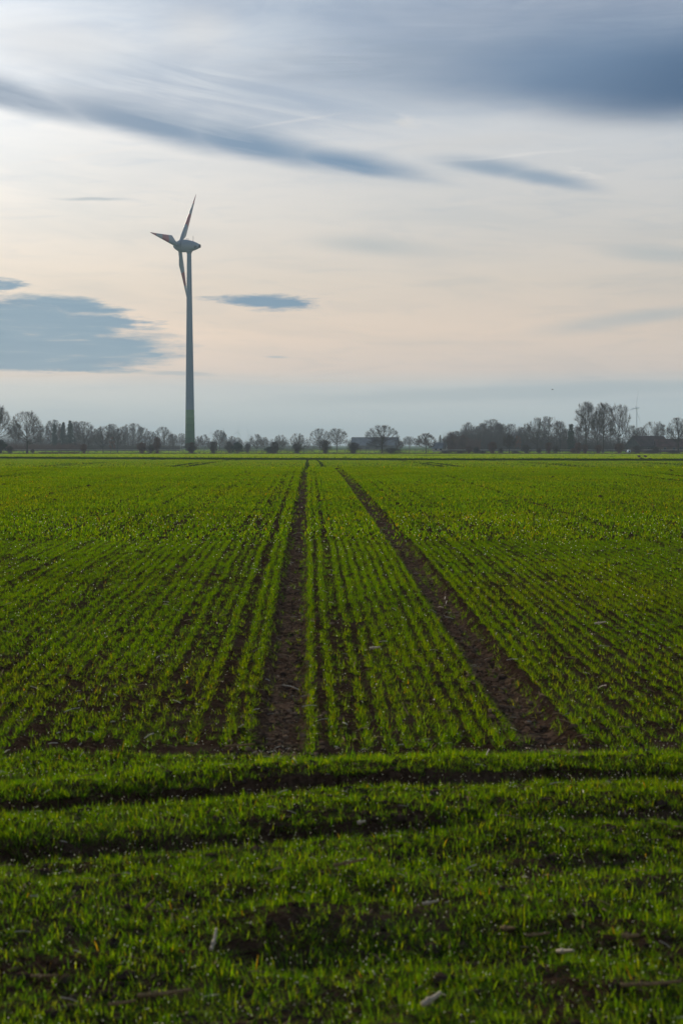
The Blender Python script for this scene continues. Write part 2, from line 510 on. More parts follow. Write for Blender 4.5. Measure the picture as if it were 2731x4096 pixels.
# --- soil and ground-cover materials
def soil_material(name, green, gcol):
    m, t, out = material(name)
    geo = t.new('ShaderNodeNewGeometry')
    pos = geo.outputs['Position']
    n1 = t.noise(pos, 1.3, 6, 0.6)
    n2 = t.noise(pos, 22.0, 5, 0.7)
    c = t.mix(t.rng(n2, 0.3, 0.72), (0.020, 0.011, 0.006, 1), (0.095, 0.056, 0.033, 1))
    c = t.mix(t.rng(n1, 0.45, 0.7, 0, 0.5), c, (0.105, 0.070, 0.046, 1))
    sp_ = t.new('ShaderNodeSeparateXYZ'); t.l.new(pos, sp_.inputs[0])
    uu = t.m('ADD', sp_.outputs[0], t.m('MULTIPLY', sp_.outputs[1], DRIFT))
    trk = t.m('MAXIMUM', *[t.rng(t.m('ABSOLUTE', t.m('SUBTRACT', uu, q)), 0.24, 0.10) for q in U_TR])
    trk = t.m('MULTIPLY', trk, t.rng(sp_.outputs[1], 9.0, 9.6))
    c = t.mix(t.m('MULTIPLY', trk, t.rng(t.noise(pos, 5.0, 5, 0.7), 0.3, 0.65)), c, t.mix(t.rng(n2, 0.3, 0.7), (0.044, 0.025, 0.014, 1), (0.27, 0.17, 0.105, 1)))
    if green:
        n3 = t.noise(pos, 0.11, 6, 0.65)
        gc = t.mix(t.rng(n3, 0.35, 0.65), gcol[0], gcol[1])
        sx = t.new('ShaderNodeSeparateXYZ'); t.l.new(pos, sx.inputs[0])
        c = t.mix(t.m('MULTIPLY', t.rng(sx.outputs[1], 30.0, 130.0), green), c, gc)
    b = t.new('ShaderNodeBsdfDiffuse')
    t.put(b.inputs['Color'], c)
    b.inputs['Roughness'].default_value = 0.6
    bp = t.new('ShaderNodeBump')
    bp.inputs['Strength'].default_value = 0.9
    bp.inputs['Distance'].default_value = 0.03
    t.put(bp.inputs['Height'], t.m('ADD', n2, t.m('MULTIPLY', t.noise(pos, 70.0, 4, 0.7), 0.5)))
    t.l.new(bp.outputs[0], b.inputs['Normal'])
    t.l.new(b.outputs[0], out.inputs[0])
    return m

M_SOIL = soil_material('wet_soil_and_seedlings', 0.85, ((0.040, 0.075, 0.010, 1), (0.060, 0.095, 0.014, 1)))
M_FAR = soil_material('young_green_crop', 1.0, ((0.055, 0.110, 0.016, 1), (0.075, 0.135, 0.020, 1)))
M_MEADOW = soil_material('meadow_grass', 1.0, ((0.050, 0.11, 0.022, 1), (0.065, 0.13, 0.028, 1)))

def grid_mesh(name, xs2, ys, xfun, mat):
    """xs2: column parameters; ys: row s values; slanted rows"""
    A, B = np.meshgrid(xs2, ys)
    Xw, Yw = xfun(A, B)
    Zw = height(Xw, Yw)
    nr, nc = A.shape
    co = np.stack([Xw, Yw, Zw], -1).reshape(-1, 3)
    i = np.arange(nr - 1)[:, None] * nc + np.arange(nc - 1)[None, :]
    i = i.ravel()
    tr = np.concatenate([np.stack([i, i + 1, i + nc + 1], 1), np.stack([i, i + nc + 1, i + nc], 1)])
    return mesh_np(name, co, tr, [mat], smooth=True)

us = [0.0]
while us[-1] < 3.2:
    us.append(us[-1] + 0.045)
while us[-1] < 260:
    us.append(us[-1] + 0.045 + 0.055 * (us[-1] - 3.2))
us = np.array(us)
us = np.unique(np.concatenate([-us, us, np.array(TRAM), np.array(TRAM) - 0.12, np.array(TRAM) + 0.12, np.array(TRAM) - 0.25, np.array(TRAM) + 0.25]))
us = us[np.concatenate([[True], np.diff(us) > 0.008])]
rows = list(np.arange(-60, 3.0, 3.0)) + [3.0]
while rows[-1] < 262:
    rows.append(rows[-1] + max(0.035, 0.0085 * rows[-1]))
rows = [r for r in rows if r < 262] + [262, 263, 263.4, 263.8, 264.2, 264.5, 264.8, 265.1, 265.4]
def xf_near(A, B):
    Xw = A - DRIFT * B
    return Xw, B * (1.0 - 0.5 * Xw / 265.0)
tag(obj('crop_field', grid_mesh('crop_field', us, np.array(rows), xf_near, M_SOIL)), kind='structure')
cols2 = np.concatenate([np.linspace(-254, -100, 12), np.linspace(-99, 99, 110), np.linspace(100, 250, 12)])
rows2 = np.concatenate([[265.4, 265.8, 266.3, 267, 268], np.linspace(271, 500, 40)])
def xf_far(A, B):
    tt = np.clip((B - 265.4) / (500 - 265.4), 0, 1)
    return A, B * (1.0 - 0.5 * A / 265.0) * (1 - tt) + 500 * tt
tag(obj('far_field', grid_mesh('far_field', cols2, rows2, xf_far, M_FAR)), kind='structure')
cols3 = np.concatenate([np.linspace(-9000, -300, 20), cols2, np.linspace(300, 9000, 20)])
rows3 = np.concatenate([[500], np.geomspace(520, 14000, 24)])
tag(obj('meadow', grid_mesh('meadow', cols3, rows3, lambda A, B: (A, B), M_MEADOW)), kind='structure')

# ================================================================== grass and seedlings
def blade_material(name, trans=0.45, gloss=0.10, rough=0.28):
    m, t, out = material(name)
    at_ = t.new('ShaderNodeAttribute'); at_.attribute_name = 'tint'
    c = at_.outputs['Color']
    d = t.new('ShaderNodeBsdfDiffuse'); t.put(d.inputs[0], c)
    tr = t.new('ShaderNodeBsdfTranslucent'); t.put(tr.inputs[0], t.mix(1.0, c, (3.7, 2.72, 0.4, 1), 'MULTIPLY'))
    mx = t.new('ShaderNodeMixShader'); mx.inputs[0].default_value = trans
    t.l.new(d.outputs[0], mx.inputs[1]); t.l.new(tr.outputs[0], mx.inputs[2])
    g = t.new('ShaderNodeBsdfGlossy'); g.inputs['Roughness'].default_value = rough
    g.inputs[0].default_value = (0.9, 0.95, 0.9, 1)
    m2 = t.new('ShaderNodeMixShader')
    m2.inputs[0].default_value = gloss
    t.l.new(mx.outputs[0], m2.inputs[1]); t.l.new(g.outputs[0], m2.inputs[2])
    t.l.new(m2.outputs[0], out.inputs[0])
    return m
M_BLADE = blade_material('wheat_blade', 0.52, 0.004, 0.5)

rg = np.random.default_rng(7)
def blades(base, L, Wd, lean, azm, curl, tint, seg=2):
    """arched tapering leaf blades; seg 2 -> 3 triangles, seg 1 -> 1 triangle"""
    n = len(base)
    dx, dy = np.cos(azm), np.sin(azm)
    side = np.stack([-dy, dx, np.zeros(n)], 1) * (Wd * 0.5)[:, None]
    def pt(t):
        out = L * (lean * t + curl * t * t)
        up = L * t * np.sqrt(np.clip(1 - (lean + curl * t) ** 2 * 0.55, 0.15, 1))
        return base + np.stack([dx * out, dy * out, up], 1)
    if seg == 1:
        v = np.stack([base - side, base + side, pt(1.0)], 1).reshape(-1, 3)
        k = np.arange(n)[:, None] * 3
        return v, (k + np.array([[0, 1, 2]])).reshape(-1, 3), np.repeat(tint, 3, 0)
    m = pt(0.55)
    v = np.stack([base - side * .8, base + side * .8, m - side, m + side, pt(1.0)], 1).reshape(-1, 3)
    k = np.arange(n)[:, None] * 5
    f = np.concatenate([k + np.array([[0, 1, 3]]), k + np.array([[0, 3, 2]]), k + np.array([[2, 3, 4]])], 1).reshape(-1, 3)
    tt = np.repeat(tint[:, None, :], 5, 1)
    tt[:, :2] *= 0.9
    return v, f, tt.reshape(-1, 3)

GREEN = np.array([[0.028, 0.084, 0.001], [0.042, 0.106, 0.0015], [0.060, 0.124, 0.002], [0.022, 0.076, 0.003], [0.078, 0.124, 0.002], [0.16, 0.12, 0.010]])
def tints(n, p, x, y, amp=0.25):
    i = rg.choice(len(GREEN), n, p=p)
    c = GREEN[i] * (0.8 + 0.4 * rg.random((n, 1)))
    f = 1 + amp * (fbm(x * 0.5, y * 0.5, 91, 3) - 0.5) * 2
    yel = np.clip((fbm(x * 0.33 + 9, y * 0.33, 33, 3) - 0.45) * 2.0, 0, 0.6)[:, None]
    return c * f[:, None] * (1 - yel) + yel * c * np.array([1.35, 1.05, 0.8])

def plants(name, label, px_, py_, nb, Lr, Wr, lean_r, seg, p, jit=0.008, hscale=None, lum=1.0):
    n = len(px_)
    X_ = np.repeat(px_, nb) + rg.normal(0, jit, n * nb)
    Y_ = np.repeat(py_, nb) + rg.normal(0, jit, n * nb)
    Z_ = height(X_, Y_) - 0.004
    N = n * nb
    L = rg.uniform(*Lr, N)
    if hscale is not None:
        L = L * np.repeat(hscale, nb)
    v, f, c = blades(np.stack([X_, Y_, Z_], 1), L, rg.uniform(*Wr, N), rg.uniform(*lean_r, N), rg.uniform(0, 2 * pi, N), rg.uniform(0.0, 0.55, N), tints(N, p, X_, Y_) * lum, seg)
    o = obj(name, mesh_np(name, v, f, [M_BLADE], col=c))
    tag(o, label, 'grass', kind='stuff')
    return o

def inview(x, y, m):
    return np.abs(x) < 0.243 * y + m

# headland: sown crosswise, trampled, with bare patches
n = 46000
hx = rg.uniform(-4.2, 4.2, n); hy = rg.uniform(3.9, 9.55, n)
l1, l2 = head_lines(hx)
dens = 1.08 + 2.6 * (fbm(hx * 2.6, hy * 5.0, 61, 4) - 0.5)
dens = dens - 0.95 * np.exp(-((hy - l1 + 0.05) / 0.10) ** 2) * (1 - sstep(0.9, 1.8, hx)) - 0.5 * np.exp(-((hy - l2 + 0.05) / 0.10) ** 2)
dens += 0.4 * np.exp(-((hy - l1 - 0.35) / 0.25) ** 2) + 0.25 * np.exp(-((hy - l1 + 0.6) / 0.25) ** 2)
dens -= 0.22 * (1 - sstep(5.0, 6.8, hy))
edge_ = 9.38 + 0.35 * (fbm(hx * 1.6, hx * 0 + 4, 19, 3) - 0.5)
keep = (rg.random(n) < np.clip(dens, 0.02, 1)) & inview(hx, hy, 1.3) & (hy < edge_)
hx, hy = hx[keep], hy[keep]
hs = 0.75 + 0.6 * fbm(hx * 1.2, hy * 1.2, 71, 2)
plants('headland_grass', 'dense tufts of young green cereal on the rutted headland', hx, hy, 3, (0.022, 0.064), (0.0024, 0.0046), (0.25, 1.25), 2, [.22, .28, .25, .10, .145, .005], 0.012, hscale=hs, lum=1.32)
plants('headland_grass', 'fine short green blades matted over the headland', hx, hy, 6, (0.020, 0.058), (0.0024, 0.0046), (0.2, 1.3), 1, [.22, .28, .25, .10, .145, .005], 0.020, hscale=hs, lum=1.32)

# drilled rows
def row_points(y0, y1, step, margin, seed):
    ps_x, ps_y = [], []
    urange = np.arange(-int((0.243 * y1 + margin + 3) / 0.125), int((0.243 * y1 + margin + 12) / 0.125) + 1)
    rr = np.random.default_rng(seed)
    for k in urange:
        u = (k + 0.35) * 0.125
        rrk = np.random.default_rng(abs(int(k) * 7919 + 13))
        gain = rrk.uniform(0.72, 1.0)
        off = rrk.normal(0, 0.008)
        if rrk.random() < 0.12:
            gain *= 0.38
        d = [abs(u + off - t) for t in TRAM]
        dm = min(d); im = d.index(dm)
        lim = 0.19 if im % 2 == 0 else 0.175
        if dm < 0.10:
            gain *= 0.03 if im % 2 == 0 else 0.10
        elif dm < lim:
            gain *= 0.12 if im % 2 == 0 else 0.30
        for g, wd, q in ((-0.68, .05, .2), (-0.95, .05, .4), (-1.93, .08, .30), (-5.1, .12, .5), (0.27, .05, .45), (-3.2, .06, .4), (3.4, .06, .5), (6.2, .1, .3)):
            if abs(u - g) < wd:
                gain *= q
        # y interval where the row is inside the view
        ys = np.arange(y0, y1, step)
        ys = ys + rr.uniform(-0.5, 0.5, len(ys)) * step * 1.6
        ys = ys[ys > y0 + (rrk.uniform(-0.15, 0.45) if y0 < 10 else 0)]
        xs = u + off - DRIFT * ys + 0.034 * (vnoise(ys * 0.9, ys * 0 + k * 0.37, 3) - 0.5) + 0.03 * (vnoise(ys * 3.1, ys * 0 + k * 1.7, 4) - 0.5)
        ok = inview(xs, ys, margin)
        if not ok.any():
            continue
        xs, ys = xs[ok], ys[ok]
        dn = gain * (1.06 + 1.1 * (fbm(xs * 0.9, ys * 0.9, 81, 3) - 0.35) + 1.9 * (fbm(xs * 6.0, ys * 4.5, 85, 2) - 0.5))
        ok = rr.random(len(xs)) < np.clip(dn, 0.03, 1)
        ps_x.append(xs[ok] + rr.normal(0, 0.016, ok.sum())); ps_y.append(ys[ok])
    return np.concatenate(ps_x), np.concatenate(ps_y)

x_, y_ = row_points(9.30, 26, 0.027, 0.9, 1)
hs = 0.8 + 0.5 * fbm(x_ * 0.8, y_ * 0.8, 72, 2)
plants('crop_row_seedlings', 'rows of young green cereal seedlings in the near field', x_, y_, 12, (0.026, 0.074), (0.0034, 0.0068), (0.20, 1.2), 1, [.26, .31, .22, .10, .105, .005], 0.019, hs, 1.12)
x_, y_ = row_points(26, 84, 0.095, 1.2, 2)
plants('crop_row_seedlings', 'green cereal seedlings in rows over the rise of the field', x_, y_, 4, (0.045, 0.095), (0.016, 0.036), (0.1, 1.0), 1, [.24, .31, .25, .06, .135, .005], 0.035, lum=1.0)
n = 110000
yy = np.sqrt(rg.uniform(84 ** 2, 330 ** 2, n)); xx = rg.uniform(-1, 1, n) * (0.243 * yy + 4)
ok = sof(xx, yy) < BANK - 2.2
dt = np.min(np.abs(uof(xx, yy)[:, None] - np.array(TRAM)[None, :]), 1)
ok &= dt > np.where(np.abs(uof(xx, yy)) < 4, 0.26, 0.55)
x_, y_ = xx[ok], yy[ok]
plants('crop_row_seedlings', 'green cereal seedlings beyond the rise up to the field edge', x_, y_, 3, (0.09, 0.17), (0.05, 0.10), (0.1, 0.6), 1, [.18, .30, .30, .05, .16, .01], 0.08, lum=1.02)
# bank grass, tint darkened to stand for the shaded face of the bank
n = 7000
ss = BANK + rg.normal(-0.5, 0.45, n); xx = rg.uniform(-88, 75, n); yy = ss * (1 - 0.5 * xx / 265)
plants('bank_grass', 'strip of longer grass on the bank between the two fields, shade put into its colour', xx, yy, 3, (0.10, 0.30), (0.04, 0.09), (0.1, 0.6), 1, [.5, .1, .0, .4, .0, 0], 0.10, lum=0.55)
# far field
far_tracks = []
for a, b in (((2108, 1843), (2172, 1831)), ((2152, 1843), (2198, 1833)), ((2553, 1822), (2556, 1831)), ((2560, 1833), (2572, 1843)), ((2577, 1822), (2583, 1831)), ((2592, 1833), (2608, 1844))):
    pa, pb = ground(*a), ground(*b)
    far_tracks.append((np.array(pa), np.array(pb)))
n = 40000
yy = np.sqrt(rg.uniform(225 ** 2, 500 ** 2, n)); xx = rg.uniform(-1, 1, n) * (0.243 * yy + 6)
ok = (sof(xx, yy) > BANK + 0.8)
for pa, pb in far_tracks:
    d = pb[:2] - pa[:2]; L = np.hypot(*d); d = d / L
    rx, ry = xx - pa[0], yy - pa[1]
    al = rx * d[0] + ry * d[1]; pe = np.abs(-rx * d[1] + ry * d[0])
    ok &= ~((pe < 0.55 + 0.0 * al) & (al > -2.5) & (al < L + 0.5))
plants('far_field_crop', 'even bright green young crop on the far field', xx[ok], yy[ok], 3, (0.11, 0.20), (0.12, 0.26), (0.1, 0.6), 1, [.05, .25, .45, 0, .25, 0], 0.15, lum=1.3)
n = 24000
yy = np.sqrt(rg.uniform(502 ** 2, 950 ** 2, n)); xx = rg.uniform(-1, 1, n) * (0.243 * yy + 8)
plants('meadow_grass', 'green meadow grass behind the fences', xx, yy, 3, (0.14, 0.28), (0.2, 0.45), (0.1, 0.6), 1, [.1, .3, .4, .1, .1, 0], 0.25, lum=1.25)
M_TRACK = bsdf_mat('bare_earth', (0.055, 0.038, 0.026), 1.0, 0.0, 0.3, 2.0)
for pa, pb in far_tracks:
    d = pb[:2] - pa[:2]; L = np.hypot(*d); d = d / L; nrm_ = np.array([-d[1], d[0]])
    v, f = [], []
    K = 12
    for i in range(K + 1):
        c = pa[:2] + d * L * i / K
        hw = 0.36
        for sg in (-1, 1):
            q = c + nrm_ * hw * sg
            v.append((q[0], q[1], float(height(q[0], q[1])) + 0.02))
    for i in range(K):
        f.append((2 * i, 2 * i + 1, 2 * i + 3, 2 * i + 2))
    tag(obj('wheel_track', mesh_py('wheel_track', v, f, M_TRACK)), kind='structure')
# ================================================================== wind turbine
M_TOWER = bsdf_mat('tower_concrete_paint', (0.15, 0.215, 0.275), 0.65, 0.25, 0.05, 0.15)
BAND_COL = [(0.10, 0.215, 0.095), (0.055, 0.165, 0.052), (0.030, 0.130, 0.034), (0.012, 0.098, 0.025), (0.003, 0.070, 0.018)]
M_BANDS = [bsdf_mat('tower_green_paint_%d' % i, c, 0.55, 0.4, 0.05, 0.2) for i, c in enumerate(BAND_COL)]
M_NAC = bsdf_mat('nacelle_gelcoat', (0.17, 0.225, 0.27), 0.5, 0.35, 0.04, 0.4)
M_DARK = bsdf_mat('dark_opening', (0.02, 0.022, 0.025), 0.6, 0.3)
M_METAL = bsdf_mat('dark_steel', (0.06, 0.06, 0.065), 0.5, 0.5)

def blade_stripes(name, R, stripes, red, white):
    m, t, out = material(name)
    tcn = t.new('ShaderNodeTexCoord')
    s3 = t.new('ShaderNodeSeparateXYZ'); t.l.new(tcn.outputs['Object'], s3.inputs[0])
    z = s3.outputs[2]
    fac = None
    for a, b in stripes:
        f = t.m('MULTIPLY', t.m('GREATER_THAN', z, a * R), t.m('LESS_THAN', z, b * R))
        fac = f if fac is None else t.m('MAXIMUM', fac, f)
    b_ = t.new('ShaderNodeBsdfPrincipled')
    if fac is not None:
        t.put(b_.inputs['Base Color'], t.mix(fac, white, red))
    else:
        b_.inputs['Base Color'].default_value = white
    b_.inputs['Roughness'].default_value = 0.4
    t.l.new(b_.outputs[0], out.inputs[0])
    return m

def blade_mesh(name, R, mat, root_r, lead, trail, sh=0.27, thick=0.9):
    """rotor blade along +z, chord along x (+x trailing edge), thickness along y"""
    v, f = [], []
    n = 16
    rs = [0.035, 0.06, 0.09, 0.13, 0.17, 0.21, 0.24, sh, 0.31, 0.38, 0.46, 0.55, 0.64, 0.73, 0.82, 0.90, 0.96, 0.99, 1.0]
    for q in rs:
        if q <= 0.09:
            le, te, th = root_r, root_r, root_r
        elif q <= sh:
            k = (q - 0.09) / (sh - 0.09)
            ks = k * k * (3 - 2 * k)
            le = root_r + (lead - root_r) * ks; te = root_r + (trail - root_r) * (0.35 * ks + 0.65 * k)
            th = root_r + (thick - root_r) * ks
        else:
            k = (q - sh) / (1 - sh)
            le = lead * (1 - k) + 0.16 * k; te = trail * (1 - k) ** 1.08 + 0.10 * k; th = thick * (1 - k) ** 1.1 + 0.07 * k
        if q > 0.985:
            le *= 0.6; te *= 0.6
        tw = radians(14) * max(0, 1 - q * 1.3)
        for i in range(n):
            a = 2 * pi * i / n
            x = cos(a); y = sin(a)
            xx = te * x if x > 0 else le * x
            yy = th * y * (1 - 0.55 * max(0, x) * (1 if q > 0.13 else 0.3))
            v.append((xx * cos(tw) - yy * sin(tw), xx * sin(tw) + yy * cos(tw), q * R))
    for j in range(len(rs) - 1):
        for i in range(n):
            k = (i + 1) % n
            f.append((j * n + i, j * n + k, (j + 1) * n + k, (j + 1) * n + i))
    f.append(tuple(range(n))[::-1]); f.append(tuple(range((len(rs) - 1) * n, len(rs) * n)))
    return mesh_py(name, v, f, mat, True)

def nose_frame(x, y, phi):
    """rotor axis (nose) and in-plane horizontal for a turbine seen from the camera with its nose to the left and away"""
    v = Vector((x, y, 0)).normalized(); r = Vector((v.y, -v.x, 0))
    nose = -cos(phi) * r + sin(phi) * v
    eh = sin(phi) * r + cos(phi) * v
    return nose, eh

def set_axes(o, xa, ya, za, loc):
    m = Matrix((xa, ya, za)).transposed().to_4x4()
    m.translation = Vector(loc)
    o.matrix_local = m

TD = 774.0
tb = at(761, 1812, TD)
tz0 = -1.08
hubp = at(754, 984, TD)
HUB = hubp[2] - tz0
wt = empty('wind_turbine', (tb[0], TD, tz0))
tag(wt, 'tall grey wind turbine with red striped blades and green banded tower foot', 'wind turbine')
zs = [0.0] + [at(761, q, TD)[2] - tz0 for q in (1751, 1723, 1695, 1670.5, 1639)] + [HUB - 3.9]
def trad(z):
    k = z / (HUB - 4)
    return 2.62 * (1 - k) + 1.17 * k + 0.12 * (1 - k) ** 6
for i in range(5):
    v, f = lathe([(trad(zs[i]), zs[i]), (trad((zs[i] + zs[i + 1]) / 2), (zs[i] + zs[i + 1]) / 2), (trad(zs[i + 1]), zs[i + 1])], 48, False)
    o = obj('tower_band', mesh_py('tower_band', v, f, M_BANDS[4 - i], True), wt)
    o['label'] = ['darkest green foot of the tower', 'dark green tower band', 'mid green tower band', 'pale green tower band', 'grey green top band of the tower foot'][i]
zz = np.linspace(zs[5], zs[6], 9)
v, f = lathe([(trad(q), q) for q in zz], 48, False)
tw_o = obj('tower', mesh_py('tower', v, f, M_TOWER, True), wt)
v, f = [], []
for k in range(1, 9):
    q = zz[k - 1] if k < 9 else 0
    if k > 1:
        a, b = lathe([(trad(q) + 0.02, q - 0.09), (trad(q) + 0.035, q), (trad(q) + 0.02, q + 0.09)], 48, False)
        rj = obj('tower_joint', mesh_py('tower_joint', a, b, M_TOWER, True), tw_o)
# door with steps at the foot
v, f = boxvf(-0.6, 0.6, -0.12, 0.12, 1.6, 4.0)
door = obj('door', mesh_py('door', v, f, M_METAL), wt)
door.location = (-2.62, -0.7, 0); door.rotation_euler = (0, 0, radians(-75))
v, f = join(*[boxvf(-0.7, 0.7, -1.0 - 0.3 * k, -0.7 - 0.3 * k, 1.35 - 0.25 * k, 1.45 - 0.25 * k) for k in range(5)], boxvf(-0.7, 0.7, -0.95, 0, 1.5, 1.58), boxvf(-0.72, -0.66, -1.0, 0, 1.58, 2.5), boxvf(0.66, 0.72, -1.0, 0, 1.58, 2.5))
stp = obj('entry_stair', mesh_py('entry_stair', v, f, M_METAL), wt)
stp.location = (-2.62, -0.7, 0); stp.rotation_euler = (0, 0, radians(-75))

PHI = radians(24.0)
nose, eh = nose_frame(tb[0], TD, PHI)
tilt = radians(3.0)
ax_n = (cos(tilt) * nose + Vector((0, 0, sin(tilt)))).normalized()
upv = (Vector((0, 0, 1)) - ax_n * ax_n.z).normalized()
ehv = upv.cross(ax_n)
if ehv.dot(eh) < 0:
    ehv = -ehv
top = Vector((0, 0, HUB))
# nacelle: egg of revolution about the rotor axis; local z = nose direction, origin over the tower
NB = 5.8
prof_n = [(0.75, -6.3), (0.95, -6.15), (1.5, -5.2), (2.15, -3.6), (2.75, -1.7), (3.15, 0.2), (3.38, 1.8), (3.42, 2.9), (3.36, 3.62)]
v, f = lathe(prof_n, 48)
nac = obj('nacelle', mesh_py('nacelle', v, f, M_NAC, True), wt)
set_axes(nac, ehv, upv if ehv.cross(upv).dot(ax_n) > 0 else -upv, ax_n, top)
v, f = lathe([(0.78, -6.62), (0.98, -6.5), (1.0, -6.05)], 32)
tail = obj('exhaust_ring', mesh_py('exhaust_ring', v, f, M_DARK, True), nac)
# hub with spinner
prof_h = [(3.34, 3.74), (3.36, 4.3), (3.15, 5.4), (2.7, 6.6), (2.05, 7.8), (1.2, 8.8), (0.4, 9.25), (0.02, 9.32)]
v, f = lathe(prof_h, 48)
hub = obj('hub', mesh_py('hub', v, f, M_NAC, True), wt)
set_axes(hub, ehv, upv if ehv.cross(upv).dot(ax_n) > 0 else -upv, ax_n, top)
v, f = lathe([(3.39, 3.60), (3.39, 3.76)], 48)
ring = obj('seam_ring', mesh_py('seam_ring', v, f, M_DARK, True), hub)
# neck between nacelle and tower
v, f = lathe([(1.24, HUB - 4.1), (1.32, HUB - 3.8), (1.42, HUB - 3.5), (1.7, HUB - 3.05), (2.15, HUB - 2.6)], 36)
neck = obj('yaw_collar', mesh_py('yaw_collar', v, f, M_NAC, True), wt)
M_BL = blade_stripes('blade_red_white', 36.4, ((0.40, 0.612), (0.806, 1.01)), (0.27, 0.045, 0.055, 1), (0.17, 0.225, 0.27, 1))
bm = blade_mesh('blade', 36.4, M_BL, 1.05, 1.05, 3.75)
for k, (a, lb) in enumerate(((32.0, 'upper blade with red stripes'), (-86.5, 'left blade with red stripes, widest seen'), (153.5, 'lower blade partly behind the tower'))):
    a = radians(a)
    d = (cos(a) * upv + sin(a) * ehv).normalized()
    tan_ = (-sin(a) * upv + cos(a) * ehv).normalized()
    # chord mostly in the rotor plane (trailing edge towards +a), small pitch
    pit = radians(8)
    xa = (cos(pit) * tan_ - sin(pit) * ax_n).normalized()
    ya = d.cross(xa)
    b = obj('blade', bm, wt)
    b['label'] = lb
    set_axes(b, xa, ya, d, top + ax_n * NB)
# service openings on the flank facing the camera
side = -ehv
def skin(s, a_up):
    """point and normal on the nacelle flank: s metres along the axis, a_up angle above the horizontal"""
    rr = np.interp(s, [p[1] for p in prof_n], [p[0] for p in prof_n])
    nv = cos(a_up) * side + sin(a_up) * upv
    return top + ax_n * s + nv * rr, nv
for s_, a_ in ((-4.75, -0.17), (-4.05, -0.17), (-4.75, -0.52), (-4.05, -0.52)):
    p, nv = skin(s_, a_)
    v, f = boxvf(-0.24, 0.24, -0.36, 0.36, -0.12, 0.05)
    o = obj('vent', mesh_py('vent', v, f, M_DARK), wt)
    ya = nv.cross(ax_n).normalized()
    set_axes(o, ax_n, ya, ax_n.cross(ya), p)
# hatch rail and weather mast on top
def topp(s, h=0.0):
    rr = np.interp(s, [p[1] for p in prof_n], [p[0] for p in prof_n])
    return top + ax_n * s + upv * (rr + h)
parts = []
for s0, s1 in ((1.9, 1.5), (0.9, 0.4)):
    parts.append(tubevf(topp(s0, -0.1), topp(s0, 0.7), 0.05, 0.05)); parts.append(tubevf(topp(s1, -0.1), topp(s1, 0.75), 0.05, 0.05))
parts += [tubevf(topp(1.9, 0.7), topp(1.0, 0.45), 0.05, 0.05), tubevf(topp(1.0, 0.45), topp(0.4, 0.75), 0.05, 0.05)]
v, f = join(*parts)
obj('hatch_rail', mesh_py('hatch_rail', v, f, M_METAL), wt)
parts = [tubevf(topp(-2.2, -0.2), topp(-2.2, 2.7), 0.07, 0.045), tubevf(topp(-2.5, 0.0), topp(-2.2, 0.9), 0.05, 0.05), tubevf(topp(-1.8, 0.0), topp(-2.2, 0.6), 0.05, 0.05)]
ringp = [topp(-2.2, 2.0) + 1.0 * (cos(t) * upv) + 0.42 * sin(t) * ax_n for t in np.linspace(0, 2 * pi, 15)]
parts += [tubevf(ringp[i], ringp[i + 1], 0.03, 0.03, 4) for i in range(14)]
v, f = join(*parts)
obj('weather_mast', mesh_py('weather_mast', v, f, M_METAL), wt)

# --- distant turbines
M_WHITE = bsdf_mat('pale_turbine_paint', (0.78, 0.80, 0.82), 0.5, 0.4)
far_bl = blade_mesh('blade', 60.0, M_WHITE, 1.3, 1.2, 3.4, 0.2, 0.9)
v, f = lathe([(2.6, 0), (2.3, 40), (1.9, 90), (1.6, 119)], 24, False); far_tw = mesh_py('tower', v, f, M_WHITE, True)
v, f = lathe([(0.3, -8.5), (1.9, -8), (2.1, -4), (2.1, 2.5)], 20); far_nac = mesh_py('nacelle', v, f, M_WHITE, True)
v, f = lathe([(2.0, 2.6), (2.0, 4.2), (1.3, 6.0), (0.3, 6.7)], 20); far_hub = mesh_py('hub', v, f, M_WHITE, True)
def far_turbine(px, hub_py, Yd, scale, angs, phi, label, group=None):
    h = at(px, hub_py, Yd)
    t = empty('wind_turbine', (h[0], Yd, -1.08), 0, scale)
    tag(t, label, 'wind turbine', group)
    hh = (h[2] + 1.08) / scale
    tw = obj('tower', far_tw, t); tw.scale = (1, 1, (hh - 1.8) / 119.0)
    ns, e2 = nose_frame(h[0], Yd, radians(phi))
    up = Vector((0, 0, 1))
    for nm, me in (('nacelle', far_nac), ('hub', far_hub)):
        o = obj(nm, me, t)
        ya = ns.cross(e2)
        set_axes(o, e2, ya, ns, (0, 0, hh))
    for a in angs:
        a = radians(a)
        d = cos(a) * up + sin(a) * e2; tg = -sin(a) * up + cos(a) * e2
        b = obj('blade', far_bl, t)
        set_axes(b, tg, d.cross(tg), d, Vector((0, 0, hh)) + ns * 3.4)
far_turbine(2545, 1632, 3300.0, 0.78, (20, -100, 140), 24, 'slender pale wind turbine beyond the tall trees at right')
far_turbine(953, 1728, 5600.0, 0.75, (8, -112, 128), 40, 'faint hazy wind turbine just right of the church spire, the middle of three', 'faint turbines on the horizon')
far_turbine(846, 1730, 5900.0, 0.75, (0, -120, 120), 30, 'faint hazy wind turbine between the banded tower and the church spire', 'faint turbines on the horizon')
far_turbine(997, 1738, 6200.0, 0.75, (-25, 95, 215), 40, 'faint hazy wind turbine, rightmost of the three near the church spire', 'faint turbines on the horizon')

